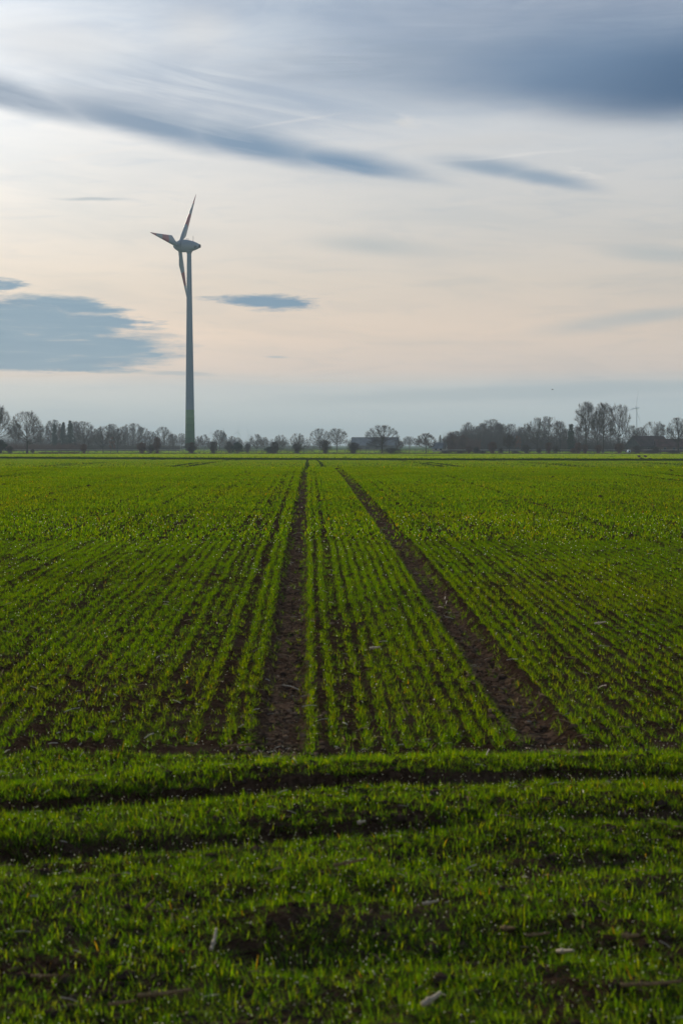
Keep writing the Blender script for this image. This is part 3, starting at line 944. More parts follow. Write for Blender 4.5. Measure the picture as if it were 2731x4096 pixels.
# ================================================================== trees
M_BARK = bsdf_mat('bark', (0.055, 0.045, 0.036), 0.95, 0.1, 0.35, 1.5)
M_TWIG = bsdf_mat('twigs_brown', (0.075, 0.056, 0.042), 0.95, 0.1, 0.3, 0.6)
M_TWIG_RED = bsdf_mat('twigs_reddish', (0.115, 0.058, 0.040), 0.95, 0.1, 0.3, 0.6)
M_LEAFB = bsdf_mat('dry_oak_leaves', (0.085, 0.052, 0.034), 0.95, 0.1, 0.4, 0.5)
M_LEAFR = bsdf_mat('rust_leaves', (0.19, 0.070, 0.032), 0.95, 0.1, 0.3, 0.5)
M_NEEDLE = bsdf_mat('spruce_needles', (0.022, 0.042, 0.024), 0.95, 0.1, 0.4, 0.6)
M_IVY = bsdf_mat('ivy', (0.018, 0.036, 0.014), 0.8, 0.2, 0.4, 0.8)

def tubes(p0, p1, r0, r1, n):
    m = len(p0)
    d = p1 - p0; d /= np.linalg.norm(d, axis=1)[:, None] + 1e-9
    ref = np.where(np.abs(d[:, 2:3]) > 0.9, np.array([[1., 0, 0]]), np.array([[0, 0, 1.]]))
    a = np.cross(d, ref); a /= np.linalg.norm(a, axis=1)[:, None] + 1e-9
    b = np.cross(d, a)
    t = np.arange(n) * 2 * pi / n
    ring = a[:, None, :] * np.cos(t)[None, :, None] + b[:, None, :] * np.sin(t)[None, :, None]
    v = np.concatenate([p0[:, None] + ring * r0[:, None, None], p1[:, None] + ring * r1[:, None, None]], 1).reshape(-1, 3)
    i = np.arange(n); k = (i + 1) % n
    f = np.concatenate([np.stack([i, k, n + k], 1), np.stack([i, n + k, n + i], 1)])
    f = (np.arange(m)[:, None, None] * 2 * n + f[None]).reshape(-1, 3)
    return v, f

def spikes(base, tip, r):
    """thin three-sided twigs"""
    m = len(base)
    d = tip - base; d /= np.linalg.norm(d, axis=1)[:, None] + 1e-9
    a = np.cross(d, np.array([[0.3, 0.5, 0.8]])); a /= np.linalg.norm(a, axis=1)[:, None] + 1e-9
    b = np.cross(d, a)
    v = np.stack([base + a * r[:, None], base - 0.5 * a * r[:, None] + 0.87 * b * r[:, None], base - 0.5 * a * r[:, None] - 0.87 * b * r[:, None], tip], 1).reshape(-1, 3)
    k = np.arange(m)[:, None] * 4
    f = np.concatenate([k + np.array([[0, 1, 3]]), k + np.array([[1, 2, 3]]), k + np.array([[2, 0, 3]])], 1).reshape(-1, 3)
    return v, f

def cat(*vf):
    V, F, k = [], [], 0
    for v, f in vf:
        V.append(v); F.append(f + k); k += len(v)
    return np.concatenate(V), np.concatenate(F)

def nrmv(v):
    return v / (np.linalg.norm(v, axis=-1, keepdims=True) + 1e-9)

def make_tree(seed, H, fn, clear, limbs, leader, tr, n2, n3, n4, twl, twr, stems=0, up=0.25, spread=1.0, lean=0.0, mat=None, leaves=0, lmat=None, lsize=0.2, gap=0.0):
    """bare winter tree: trunk, curved limbs that reach the crown outline, two orders of branches, twigs"""
    rng = np.random.default_rng(seed)
    fnv = np.vectorize(fn)
    big = []      # (polyline, radii) thick wood
    small = []
    def curve(p0, p1, p2, n, wob):
        t = np.linspace(0, 1, n + 1)[:, None]
        q = (1 - t) ** 2 * p0 + 2 * t * (1 - t) * p1 + t ** 2 * p2
        q[1:-1] += rng.normal(0, wob, (n - 1, 3))
        return q
    limb_list = []
    if stems == 0:
        n = 9
        zt = H * leader
        t = np.linspace(0, 1, n + 1)
        ph = rng.uniform(0, 6.28)
        q = np.stack([lean * t * zt + 0.012 * H * np.sin(t * 4 + ph) * t, 0.012 * H * np.cos(t * 5 + ph) * t, t * zt], 1)
        rad = tr * (1 - 0.78 * t) + tr * 0.45 * np.exp(-t * zt / 0.5)
        big.append((q, rad))
        trunk = lambda z: np.array([np.interp(z, q[:, 2], q[:, 0]), np.interp(z, q[:, 2], q[:, 1]), z])
        trad_ = lambda z: np.interp(z, q[:, 2], rad)
    for i in range(limbs):
        k = (i + 0.5) / limbs
        a = i * 2.39996 + rng.normal(0, 0.25)
        if stems == 0:
            z1 = H * (clear + 0.06 + (0.985 - clear - 0.06) * (k ** 0.85)) + rng.normal(0, 0.015 * H)
            z1 = min(z1, 0.99 * H)
            r1 = float(fn(z1 / H)) * rng.uniform(0.82, 1.05)
            if k > 0.85:
                r1 *= 0.6
            tgt = np.array([r1 * cos(a) + lean * z1, r1 * sin(a), z1])
            z0 = min(H * leader * 0.99, max(clear * H * 0.92, clear * H + (z1 - clear * H) * rng.uniform(0.30, 0.5) - 0.25 * r1 * 0.3))
            p0 = trunk(z0)
            ctl = p0 * 0.45 + tgt * 0.55 + np.array([0.10 * r1 * cos(a), 0.10 * r1 * sin(a), -0.10 * (z1 - z0) - 0.02 * H])
            rr = trad_(z0) * rng.uniform(0.42, 0.6)
        else:
            z1 = H * (1 - rng.uniform(0.55, 0.85) * k ** 1.3)
            r1 = float(fn(z1 / H)) * (0.25 + 0.75 * k) * rng.uniform(0.8, 1.05)
            tgt = np.array([r1 * cos(a), r1 * sin(a), z1])
            p0 = np.array([0.22 * spread * math.sqrt(k) * cos(a) * H * 0.35, 0.22 * spread * math.sqrt(k) * sin(a) * H * 0.35, 0.0])
            ctl = p0 * 0.5 + tgt * 0.5 + np.array([0, 0, 0.12 * H])
            rr = tr * rng.uniform(0.6, 1.0)
        L = np.linalg.norm(tgt - p0)
        ns = 7
        q1 = curve(p0, ctl, tgt, ns, 0.018 * L)
        rad1 = rr * (1 - 0.80 * np.linspace(0, 1, ns + 1)) + 0.012
        (big if rr > tr * 0.3 else small).append((q1, rad1))
        limb_list.append((q1, rad1, L))
    def inside_len(p, d, L):
        for f in (1.0, 0.8, 0.6, 0.42, 0.28):
            e_ = p + d * L * f
            z = e_[2] / H
            if 0.02 < z < 1.0 and math.hypot(e_[0] - lean * e_[2], e_[1]) < float(fn(z)) * 1.04 + 0.02 * H:
                return L * f
        return L * 0.2
    B3, D3, L3 = [], [], []
    src = list(limb_list)
    if stems == 0:
        qq, rr_ = big[0]
        src.append((qq[5:], rr_[5:], H * leader * 0.5))
    for q1, rad1, L in src:
        for j in range(n2):
            t = rng.uniform(0.22 if stems == 0 else 0.06, 1.0) ** 0.9
            x = t * (len(q1) - 1); i0 = min(int(x), len(q1) - 2); f = x - i0
            p = q1[i0] * (1 - f) + q1[i0 + 1] * f
            dl = nrmv(q1[i0 + 1] - q1[i0])
            dv = rng.normal(0, 1, 3); dv -= dl * dv.dot(dl); dv = nrmv(dv)
            an = rng.uniform(0.45, 1.0)
            d = nrmv(dl * cos(an) + dv * sin(an) + np.array([0, 0, up]))
            l2 = inside_len(p, d, L * (0.62 - 0.30 * t) * rng.uniform(0.7, 1.15) + 0.05 * H)
            r2 = max(0.016, rad1[i0] * 0.5)
            e_ = p + d * l2 + np.array([0, 0, up * 0.35 * l2])
            q2 = curve(p, p + d * l2 * 0.55, e_, 3, 0.035 * l2)
            small.append((q2, np.linspace(r2, 0.011, 4)))
            for m in range(n3):
                t2 = rng.uniform(0.2, 1.0); x2 = t2 * 3; i2 = min(int(x2), 2); f2 = x2 - i2
                pp = q2[i2] * (1 - f2) + q2[i2 + 1] * f2
                dd = nrmv(q2[i2 + 1] - q2[i2])
                dv = rng.normal(0, 1, 3); dv -= dd * dv.dot(dd); dv = nrmv(dv)
                an = rng.uniform(0.4, 0.95)
                d3 = nrmv(dd * cos(an) + dv * sin(an) + np.array([0, 0, up]))
                l3 = inside_len(pp, d3, l2 * (0.62 - 0.3 * t2) * rng.uniform(0.7, 1.2) + 0.02 * H)
                B3.append(pp); D3.append(d3); L3.append(l3)
    B3 = np.array(B3); D3 = np.array(D3); L3 = np.array(L3)
    E3 = B3 + D3 * L3[:, None]
    m3 = len(B3)
    # twigs on the third order
    k = np.repeat(np.arange(m3), n4)
    t = rng.uniform(0.15, 1.0, len(k))[:, None]
    tb_ = B3[k] + (E3[k] - B3[k]) * t
    td = nrmv(D3[k] + rng.normal(0, 0.55, (len(k), 3)) + np.array([0, 0, up * 0.8]))
    tl = twl * rng.uniform(0.4, 1.1, len(k))
    te = tb_ + td * tl[:, None]
    def poly(lst, n):
        P0, P1, R0, R1 = [], [], [], []
        for q, r in lst:
            P0.append(q[:-1]); P1.append(q[1:]); R0.append(r[:-1]); R1.append(r[1:])
        return tubes(np.concatenate(P0), np.concatenate(P1), np.concatenate(R0), np.concatenate(R1), n)
    tv, tf = poly(big, 7) if big else (np.zeros((0, 3)), np.zeros((0, 3), int))
    cv, cf = cat(*([poly(small, 3)] if small else []), spikes(B3, E3, np.full(m3, twr * 1.5)), spikes(tb_, te, np.full(len(k), twr)))
    mi = np.zeros(len(cf), int)
    if leaves:
        kk = rng.integers(0, len(k), leaves)
        q = tb_[kk] + (te[kk] - tb_[kk]) * rng.random((leaves, 1))
        n1 = nrmv(rng.normal(0, 1, (leaves, 3)))
        n2_ = nrmv(np.cross(n1, rng.normal(0, 1, (leaves, 3))))
        s_ = lsize * rng.uniform(0.6, 1.3, (leaves, 1))
        lv = np.stack([q, q + n1 * s_ + n2_ * s_ * .4, q + n1 * s_ * .3 + n2_ * s_], 1).reshape(-1, 3)
        cv, cf = cat((cv, cf), (lv, np.arange(leaves * 3).reshape(-1, 3)))
        mi = np.concatenate([mi, np.ones(leaves, int)])
    if not len(tf):
        tv, tf = tubes(np.array([[0, 0, 0.]]), np.array([[0, 0, 0.3]]), np.array([tr]), np.array([tr]), 5)
    tm = mesh_np('trunk', tv, tf, [M_BARK], smooth=True)
    cm = mesh_np('crown', cv, cf, [mat or M_TWIG, lmat or M_LEAFB], midx=mi)
    return {'H': float(np.percentile(te[:, 2], 99.7)), 'W': float(np.percentile(np.abs(te[:, :2]), 98.5) * 2), 'trunk': tm, 'crown': cm}

def dome(z0, rm, zc=0.55):      # wide crown
    return lambda z: 0.0 if z < z0 else rm * math.sqrt(max(0.0, 1 - ((z - zc) / ((1.02 - zc) if z > zc else (zc - z0) * 1.15)) ** 2))
TREES = {
    'oak': make_tree(11, 15, dome(.16, 6.8, .52), .22, 17, .62, .40, 9, 6, 7, 1.15, 0.017),
    'oak2': make_tree(12, 15, dome(.22, 5.9, .60), .26, 16, .66, .36, 9, 6, 7, 1.15, 0.017, up=.32),
    'round': make_tree(13, 10, dome(.18, 5.4, .52), .20, 15, .5, .27, 9, 6, 7, 0.85, 0.014, up=.35),
    'tall': make_tree(14, 19, dome(.24, 4.2, .66), .30, 18, .80, .40, 8, 6, 7, 1.3, 0.020, up=.3),
    'tall2': make_tree(15, 19, dome(.18, 4.6, .62), .24, 18, .70, .38, 8, 6, 7, 1.3, 0.019, up=.45),
    'ash': make_tree(16, 18, dome(.20, 4.4, .68), .26, 14, .72, .32, 8, 6, 6, 1.4, 0.017, up=.65),
    'leafy': make_tree(17, 9, dome(.22, 4.2, .55), .24, 14, .6, .26, 8, 5, 3, 0.7, 0.015, leaves=6000, lmat=M_LEAFB, lsize=0.19),
    'dense': make_tree(18, 9, dome(.24, 3.2, .60), .26, 14, .6, .24, 9, 6, 6, 0.7, 0.018, up=.4, leaves=3200, lmat=M_LEAFB, lsize=0.14),
    'poplar': make_tree(19, 16, dome(.08, 2.9, .66), .12, 14, .6, .26, 9, 6, 6, 1.2, 0.018, up=.9),
    'rust': make_tree(20, 6, dome(.10, 2.2, .5), .12, 10, .6, .14, 6, 4, 3, 0.6, 0.014, leaves=3800, lmat=M_LEAFR, lsize=0.16),
    'lean': make_tree(21, 18, dome(.26, 4.6, .64), .30, 17, .74, .38, 8, 6, 7, 1.3, 0.019, lean=0.08, up=.4),
}
def fan(rm):
    return lambda z: rm * (0.30 + 0.9 * z) * math.sqrt(max(0.0, 1 - max(0, z - 0.45) ** 2 / 0.33))
BUSHES = {
    'willow': make_tree(31, 5, fan(2.2), 0, 26, 0, .035, 6, 4, 4, 0.7, 0.014, stems=1, up=.5, mat=M_TWIG_RED),
    'thorn': make_tree(32, 4, dome(-.2, 2.6, .42), 0, 24, 0, .04, 7, 5, 5, 0.5, 0.015, stems=1, up=.2),
    'scrub': make_tree(33, 4, fan(2.0), 0, 20, 0, .035, 7, 5, 4, 0.55, 0.015, stems=1, up=.4),
    'evergreen': make_tree(34, 4.5, dome(-.3, 3.0, .38), 0, 22, 0, .04, 6, 4, 3, 0.5, 0.015, stems=1, up=.1, leaves=9000, lmat=M_NEEDLE, lsize=0.20),
    'bramble': make_tree(35, 2.2, dome(-.4, 3.0, .28), 0, 30, 0, .02, 6, 4, 4, 0.4, 0.014, stems=1, spread=3.0, up=.05, leaves=1400, lmat=M_IVY, lsize=0.12),
}
# join trunk and crown of the bushes into one mesh
for k, b in BUSHES.items():
    vs, fs, ms = [], [], []
    off = 0
    for me in (b['trunk'], b['crown']):
        co = np.zeros(len(me.vertices) * 3, np.float32); me.vertices.foreach_get('co', co)
        ix = np.zeros(len(me.loops), np.int32); me.loops.foreach_get('vertex_index', ix)
        mi = np.zeros(len(me.polygons), np.int32); me.polygons.foreach_get('material_index', mi)
        vs.append(co.reshape(-1, 3)); fs.append(ix.reshape(-1, 3) + off); ms.append(mi)
        off += len(vs[-1])
    # low shoots that keep the foot of the bush as wide as its crown
    rs = np.random.default_rng(len(k)); n = 170
    an = rs.uniform(0, 2 * pi, n); rd = np.sqrt(rs.random(n)) * b['W'] * 0.36
    bs = np.stack([rd * np.cos(an), rd * np.sin(an), np.zeros(n)], 1)
    tp_ = bs * rs.uniform(1.0, 1.35, (n, 1)) + np.stack([rs.normal(0, 0.15, n), rs.normal(0, 0.15, n), b['H'] * rs.uniform(0.10, 0.42, n) * (1.15 - 1.6 * rd / b['W'])], 1)
    sv, sf = spikes(bs, tp_, np.full(n, 0.018))
    vs.append(sv); fs.append(sf + off); ms.append(np.zeros(len(sf), np.int32))
    b['mesh'] = mesh_np('bush', np.concatenate(vs), np.concatenate(fs), list(b['crown'].materials), midx=np.concatenate(ms))
    for me in (b['trunk'], b['crown']):
        bpy.data.meshes.remove(me)

# spruce
def make_spruce(seed, H):
    rng = np.random.default_rng(seed)
    tv, tf = tubes(np.array([[0, 0, 0.]]), np.array([[0, 0, H]]), np.array([0.22]), np.array([0.03]), 7)
    B, T = [], []
    for z in np.arange(H * 0.12, H * 0.985, 0.33):
        R = (1 - z / H) ** 0.85 * H * 0.24 + 0.2
        for k in range(9):
            a = rng.uniform(0, 2 * pi); q = R * rng.uniform(0.6, 1.1)
            p = np.array([0, 0, z]); e_ = np.array([cos(a) * q, sin(a) * q, z - 0.25 * q + rng.normal(0, 0.1)])
            for m in range(7):
                t = (m + rng.random()) / 7
                c0 = p + (e_ - p) * t
                B.append(c0); T.append(c0 + rng.normal(0, 0.24, 3) + np.array([cos(a) * .25, sin(a) * .25, -0.22]))
    cv, cf = spikes(np.array(B), np.array(T), np.full(len(B), 0.11))
    return {'H': H, 'W': H * 0.44, 'trunk': mesh_np('trunk', tv, tf, [M_BARK]), 'crown': mesh_np('crown', cv, cf, [M_NEEDLE])}
TREES['spruce'] = make_spruce(41, 14.0)
def make_ivy(seed, H):
    rng = np.random.default_rng(seed)
    tv, tf = tubes(np.array([[0, 0, 0.], [0, 0, H * .5]]), np.array([[0, 0, H * .5], [0.3, 0, H * .95]]), np.array([0.3, 0.25]), np.array([0.25, 0.1]), 7)
    n = 2600
    z = rng.uniform(0.05, 1.0, n) ** 0.8 * H
    rr = 1.65 * np.sqrt(rng.random(n)) * (1 - 0.55 * (z / H) ** 3) * (0.9 + 0.18 * np.sin(z * 1.7 + 1))
    a = rng.uniform(0, 2 * pi, n)
    q = np.stack([rr * np.cos(a), rr * np.sin(a), z], 1)
    v = np.stack([q, q + rng.normal(0, 0.20, (n, 3)), q + rng.normal(0, 0.20, (n, 3))], 1).reshape(-1, 3)
    return {'H': H, 'W': 3.3, 'trunk': mesh_np('trunk', tv, tf, [M_BARK]), 'crown': mesh_np('crown', v, np.arange(n * 3).reshape(-1, 3), [M_IVY])}
TREES['ivy'] = make_ivy(43, 11.0)

_rt = random.Random(5)
def gz(x, y):
    return float(height(x, y))
def tree(kind, px, top, Yd, label, width=None, group=None, name='tree', cat_='tree'):
    T = TREES[kind]
    p = at(px, top, Yd)
    z0 = gz(p[0], Yd)
    sc = (p[2] - z0) / T['H']
    sw = sc if width is None else (width / FPX * Yd) / T['W']
    sw = min(max(sw, sc * 0.6), sc * 1.6)
    t = empty(name, (p[0], Yd, z0 - 0.05), _rt.uniform(0, 6.28), (sw, sw, sc))
    tag(t, label, cat_, group)
    for nm in ('trunk', 'crown'):
        obj(nm, T[nm], t)
    return t
def bush(kind, px, top, Yd, label, width=None, group=None, name='bush'):
    T = BUSHES[kind]
    p = at(px, top, Yd)
    z0 = gz(p[0], Yd)
    sc = (p[2] - z0) / T['H']
    sw = sc if width is None else (width / FPX * Yd) / T['W']
    o = obj(name, T['mesh'], None, (p[0], Yd, z0 - 0.05))
    o.rotation_euler = (0, 0, _rt.uniform(0, 6.28)); o.scale = (sw, sw, sc)
    tag(o, label, 'bush', group)
    return o

# ---- left edge and left wood
tree('lean', 2, 1615, 545, 'tall bare tree cut off by the left edge of the picture', 110)
bush('evergreen', -5, 1755, 508, 'dark evergreen bush at the left edge in front of the fence', 70)
bush('thorn', 42, 1782, 509, 'low dark bush between the left edge and the big oak', 36)
tree('oak', 108, 1640, 520, 'big spreading bare oak standing alone at the left before the rail fence', 145)
bush('scrub', 132, 1795, 509, 'small round bush just right of the big oak trunk', 16)
LW = 'hazy bare trees of the left wood'
_ord = ['first', 'second', 'third', 'fourth', 'fifth', 'sixth', 'seventh', 'eighth', 'ninth', 'tenth', 'eleventh', 'twelfth', 'thirteenth', 'fourteenth', 'fifteenth', 'sixteenth', 'seventeenth']
lw = [('tall', 62, 1690, 900, 70), ('oak2', 165, 1700, 880, 80), ('tall2', 215, 1676, 860, 75), ('ash', 240, 1690, 900, 60), ('tall', 300, 1682, 900, 60), ('oak2', 338, 1682, 800, 85),
      ('tall2', 385, 1712, 950, 60), ('tall', 448, 1693, 880, 66), ('oak', 498, 1703, 900, 70), ('oak2', 532, 1690, 850, 92), ('ash', 570, 1705, 900, 50), ('tall2', 600, 1722, 920, 60), ('oak', 655, 1704, 860, 80), ('tall', 692, 1733, 980, 50)]
for i, (k, x, t, d, wd) in enumerate(lw):
    tree(k, x, t, d, '%s hazy bare tree of the left wood, counted from the left edge' % _ord[i], wd, LW)
tree('spruce', 219, 1694, 780, 'dark narrow conifer at the left of three in the left wood', 50, 'conifers in the left wood')
tree('spruce', 254, 1686, 770, 'dark conifer in the middle of three in the left wood', 52, 'conifers in the left wood')
tree('spruce', 282, 1679, 760, 'tallest dark conifer, the right one of three in the left wood', 64, 'conifers in the left wood')
tree('round', 412, 1701, 590, 'dark bare tree with clear trunk before the left wood, left of the rust shrub', 62)
tree('oak2', 470, 1712, 600, 'dark crooked bare tree just right of the rust-leaved shrub', 56)
tree('rust', 449, 1744, 640, 'rust-red leafy shrub tree between two dark bare trees', 28)
tree('round', 340, 1716, 640, 'bare rounded tree rising behind the reddish hedge shrub, right of the conifers', 78)
bush('willow', 336, 1772, 508, 'brown upright shrub in the hedge beside the wooden trestle', 30)
bush('willow', 568, 1766, 508, 'wide reddish-brown bush, left one of the hedge group near the turbine', 46)
bush('thorn', 604, 1775, 509, 'brown bush in the middle of the hedge group left of the turbine', 34)
bush('willow', 628, 1744, 508, 'tall red-brown bush, right one of the hedge group left of the turbine', 40)
# ---- around and right of the tower
tree('ash', 727, 1730, 900, 'thin hazy tree just left of the banded tower foot', 34)
bush('scrub', 766, 1766, 507, 'dark bare bush standing in front of the tower foot', 54)
tree('oak', 795, 1744, 960, 'hazy tree hugging the right side of the tower foot', 40)
tree('round', 820, 1735, 760, 'bare rounded tree right of the tower', 40)
bush('scrub', 853, 1762, 520, 'spindly bare shrub on the fence between tower and spire tree', 40)
tree('oak2', 878, 1717, 700, 'bare tree directly left of the church spire', 62)
tree('ash', 926, 1742, 1000, 'hazy bare tree right of the church spire', 40)
tree('oak', 952, 1748, 1050, 'faint hazy tree under the middle faint turbine', 40)
bush('thorn', 918, 1764, 560, 'rounded dark bush left of the solid evergreen bush', 42)
bush('evergreen', 950, 1768, 556, 'solid dark evergreen bush right of the church spire', 46)
bush('thorn', 990, 1772, 570, 'rounded shrub in the gap right of the evergreen bush', 34)
tree('round', 1026, 1733, 640, 'bare fan-crowned tree right of the faint turbines', 56)
tree('oak2', 1058, 1746, 760, 'smaller hazy tree behind the fan-crowned tree', 34)
bush('evergreen', 1078, 1786, 530, 'low dark bush at the foot of the fan-crowned tree', 44)
bush('scrub', 1100, 1764, 508, 'bushy brown shrub under the bare tree left of the twin hazy oaks', 44)
tree('round', 1121, 1736, 610, 'bare rounded tree above the brown shrub, left of the ivy-footed tree', 50)
bush('thorn', 1188, 1770, 508, 'thick dark bush wrapping the foot of a bare tree', 54)
tree('round', 1192, 1730, 560, 'bare tree rising out of a thick dark bush, left of the twin hazy oaks', 62)
tree('oak', 1278, 1711, 800, 'left one of the twin hazy oaks at the centre', 86)
tree('oak2', 1347, 1711, 820, 'right one of the twin hazy oaks at the centre', 88)
bush('thorn', 1300, 1756, 508, 'rounded dark bush in front of the twin hazy oaks', 58)
bush('thorn', 1412, 1767, 508, 'wide dark bush at the gable end of the grey barn', 66)
tree('round', 1505, 1752, 700, 'small bare tree seen through the big lone tree, before the barn', 50)
tree('oak', 1528, 1697, 530, 'large lone bare tree with a wide dome before the grey barn', 142)
bush('bramble', 1565, 1790, 507, 'low dark bramble hedge under the large lone tree', 92)
tree('leafy', 1597, 1762, 620, 'small brown-leaved tree at the right edge of the lone tree', 36)
tree('oak2', 1637, 1744, 1150, 'faint blue tree between the lone tree and the brown-leaved oak', 60)
tree('leafy', 1703, 1731, 560, 'round brown-leaved oak on the meadow left of the right wood', 80)
# ---- right wood
RW = 'trees of the right wood'
tree('spruce', 1760, 1738, 1150, 'faint blue conifer at the left end of the right wood', 26)
rw = [('oak', 1985, 1688, 800, 90), ('oak2', 1935, 1690, 810, 80), ('tall2', 2120, 1706, 720, 70), ('oak', 2170, 1712, 740, 80), ('oak2', 2262, 1712, 720, 70), ('tall', 2310, 1704, 700, 70), ('oak2', 2440, 1712, 720, 80), ('oak', 2370, 1722, 740, 80), ('oak2', 1790, 1742, 900, 50), ('tall2', 1830, 1722, 760, 70), ('poplar', 1872, 1686, 800, 58), ('oak', 1915, 1700, 780, 80), ('oak2', 1962, 1673, 740, 95), ('tall', 2003, 1692, 760, 70), ('oak', 2045, 1692, 760, 90), ('tall2', 2085, 1706, 820, 60)]
rw.sort(key=lambda q: q[1])
for i, (k, x, t, d, wd) in enumerate(rw):
    tree(k, x, t, d, '%s bare tree in the dark mass of the right wood, counted from its left end' % _ord[i], wd, RW)
tree('ash', 2106, 1688, 640, 'thin broken-topped tree between the dome of the wood and the open crowns', 30)
tree('oak', 2148, 1666, 620, 'left one of two open crowns above the right wood', 62)
tree('oak2', 2192, 1661, 620, 'right one of two open crowns above the right wood', 84)
tree('tall', 2240, 1681, 630, 'bare tree leaning beside the ivy-covered trunk', 56)
tree('ivy', 2282, 1697, 620, 'dark ivy-covered trunk like a column, left of the tallest trees', 34)
tree('tall', 2342, 1602, 570, 'tallest bare tree at the right, left one of three', 92)
tree('tall2', 2388, 1640, 590, 'slim bare tree between the two tallest at the right', 44)
tree('tall', 2412, 1606, 565, 'tall bare tree with heavy limbs, middle one of three at the right', 96)
tree('ash', 2475, 1611, 575, 'lighter feathery tall tree, right one of three, left of the pale turbine', 88)
tree('oak', 2528, 1698, 640, 'bare tree behind the barn gable under the pale turbine', 70)
tree('oak2', 2555, 1706, 660, 'bare tree behind the barn roof just right of the pale turbine', 60)
tree('round', 2622, 1682, 640, 'wide round bare tree behind the red barn roof', 116)
tree('tall2', 2712, 1667, 540, 'dense dark bare tree at the right edge', 100)
tree('dense', 2036, 1735, 509, 'round brown tree standing alone in the hedge below the right wood', 58)
tree('rust', 2070, 1742, 660, 'faint rust-leaved tree behind the round brown hedge tree', 26)
bush('willow', 1806, 1722, 640, 'tall russet willow thicket at the left of the right wood', 50)
bush('willow', 1850, 1735, 630, 'russet willow thicket right of the tallest russet one', 46)
HB = 'bushes in the hedge below the right wood'
hb = [('willow', 1875, 1783, 34), ('thorn', 1903, 1786, 34), ('willow', 1968, 1764, 44), ('thorn', 2002, 1790, 24), ('thorn', 2104, 1777, 42), ('scrub', 2155, 1790, 24), ('willow', 2193, 1766, 34), ('thorn', 2222, 1780, 30),
      ('willow', 2292, 1790, 34), ('willow', 2312, 1766, 34), ('willow', 2338, 1774, 28), ('willow', 2392, 1777, 38), ('willow', 2475, 1770, 48), ('thorn', 2548, 1780, 56), ('thorn', 2622, 1786, 44), ('bramble', 2600, 1800, 60), ('bramble', 2690, 1800, 60)]
hb.sort(key=lambda q: q[1])
for i, (k, x, t, wd) in enumerate(hb):
    bush(k, x, t, 508 + (i % 3), '%s %s in the hedge below the right wood, from the left' % (_ord[i], {'willow': 'reddish upright bush', 'thorn': 'rounded dark bush', 'scrub': 'thin brown bush', 'bramble': 'low bramble bush'}[k]), wd, HB)
for i, (x, wd) in enumerate(((1780, 60), (1840, 60), (1930, 50), (2060, 50))):
    bush('bramble', x, 1803, 507, '%s low bramble clump at the foot of the hedge, from the small house rightwards' % _ord[i], wd, 'low bramble clumps in the hedge')

# ---- undergrowth and far woods (uncountable)
def stems_mass(name, label, zones, mats, seed):
    rng = np.random.default_rng(seed)
    B, T, R_, MI = [], [], [], []
    for (x0, x1, Y0, Y1, h0, h1, n, mi) in zones:
        Yd = rng.uniform(Y0, Y1, n)
        px = rng.uniform(x0, x1, n)
        x = (px - 1365.5) / FPX * Yd
        z = height(x, Yd)
        hh = rng.uniform(h0, h1, n) * (0.55 + 0.75 * fbm(x * 0.12, Yd * 0.05, seed, 3))
        f0 = rng.uniform(0, 0.45, n) * hh
        b = np.stack([x, Yd, z + f0], 1)
        t = b + np.stack([rng.normal(0, 0.45, n), rng.normal(0, 0.45, n), hh - f0], 1)
        B.append(b); T.append(t); R_.append(rng.uniform(0.03, 0.055, n)); MI.append(np.full(n * 3, mi))
    v, f = spikes(np.concatenate(B), np.concatenate(T), np.concatenate(R_))
    o = obj(name, mesh_np(name, v, f, mats, midx=np.concatenate(MI)))
    return tag(o, label, 'undergrowth', kind='stuff')
stems_mass('undergrowth', 'brown bare undergrowth at the foot of the woods behind the fence', [
    (-60, 330, 690, 780, 2.6, 5.0, 4600, 1), (230, 330, 680, 700, 3.0, 5.4, 800, 1), (330, 720, 720, 800, 2.2, 4.2, 3600, 0), (-60, 700, 800, 900, 3, 7.5, 4200, 0), (-60, 560, 960, 1150, 6, 15, 5600, 0), (560, 700, 960, 1150, 5, 11, 700, 0),
    (1770, 2300, 660, 780, 3.5, 9.5, 8500, 0), (1840, 2090, 720, 800, 7, 14, 4600, 0), (1790, 1920, 640, 690, 3.5, 8.0, 1800, 1), (2240, 2500, 640, 680, 2.5, 6.0, 3200, 0), (2050, 2500, 680, 740, 4.0, 10.0, 4600, 0), (2500, 2780, 598, 604, 1.2, 2.4, 1200, 1),
    (700, 1300, 900, 1100, 2.5, 5.5, 2500, 0), (840, 1260, 620, 720, 0.8, 2.2, 900, 0)], [M_TWIG, M_TWIG_RED], 5)
stems_mass('hedge_bottom', 'low dark strip of dry stalks and brambles along the far field edge', [
    (-60, 1000, 503, 507, 0.15, 0.45, 5000, 0), (1000, 2790, 503, 507, 0.15, 0.55, 9000, 0), (160, 320, 503, 506, 0.5, 1.1, 900, 1)], [M_TWIG, M_TWIG_RED], 9)

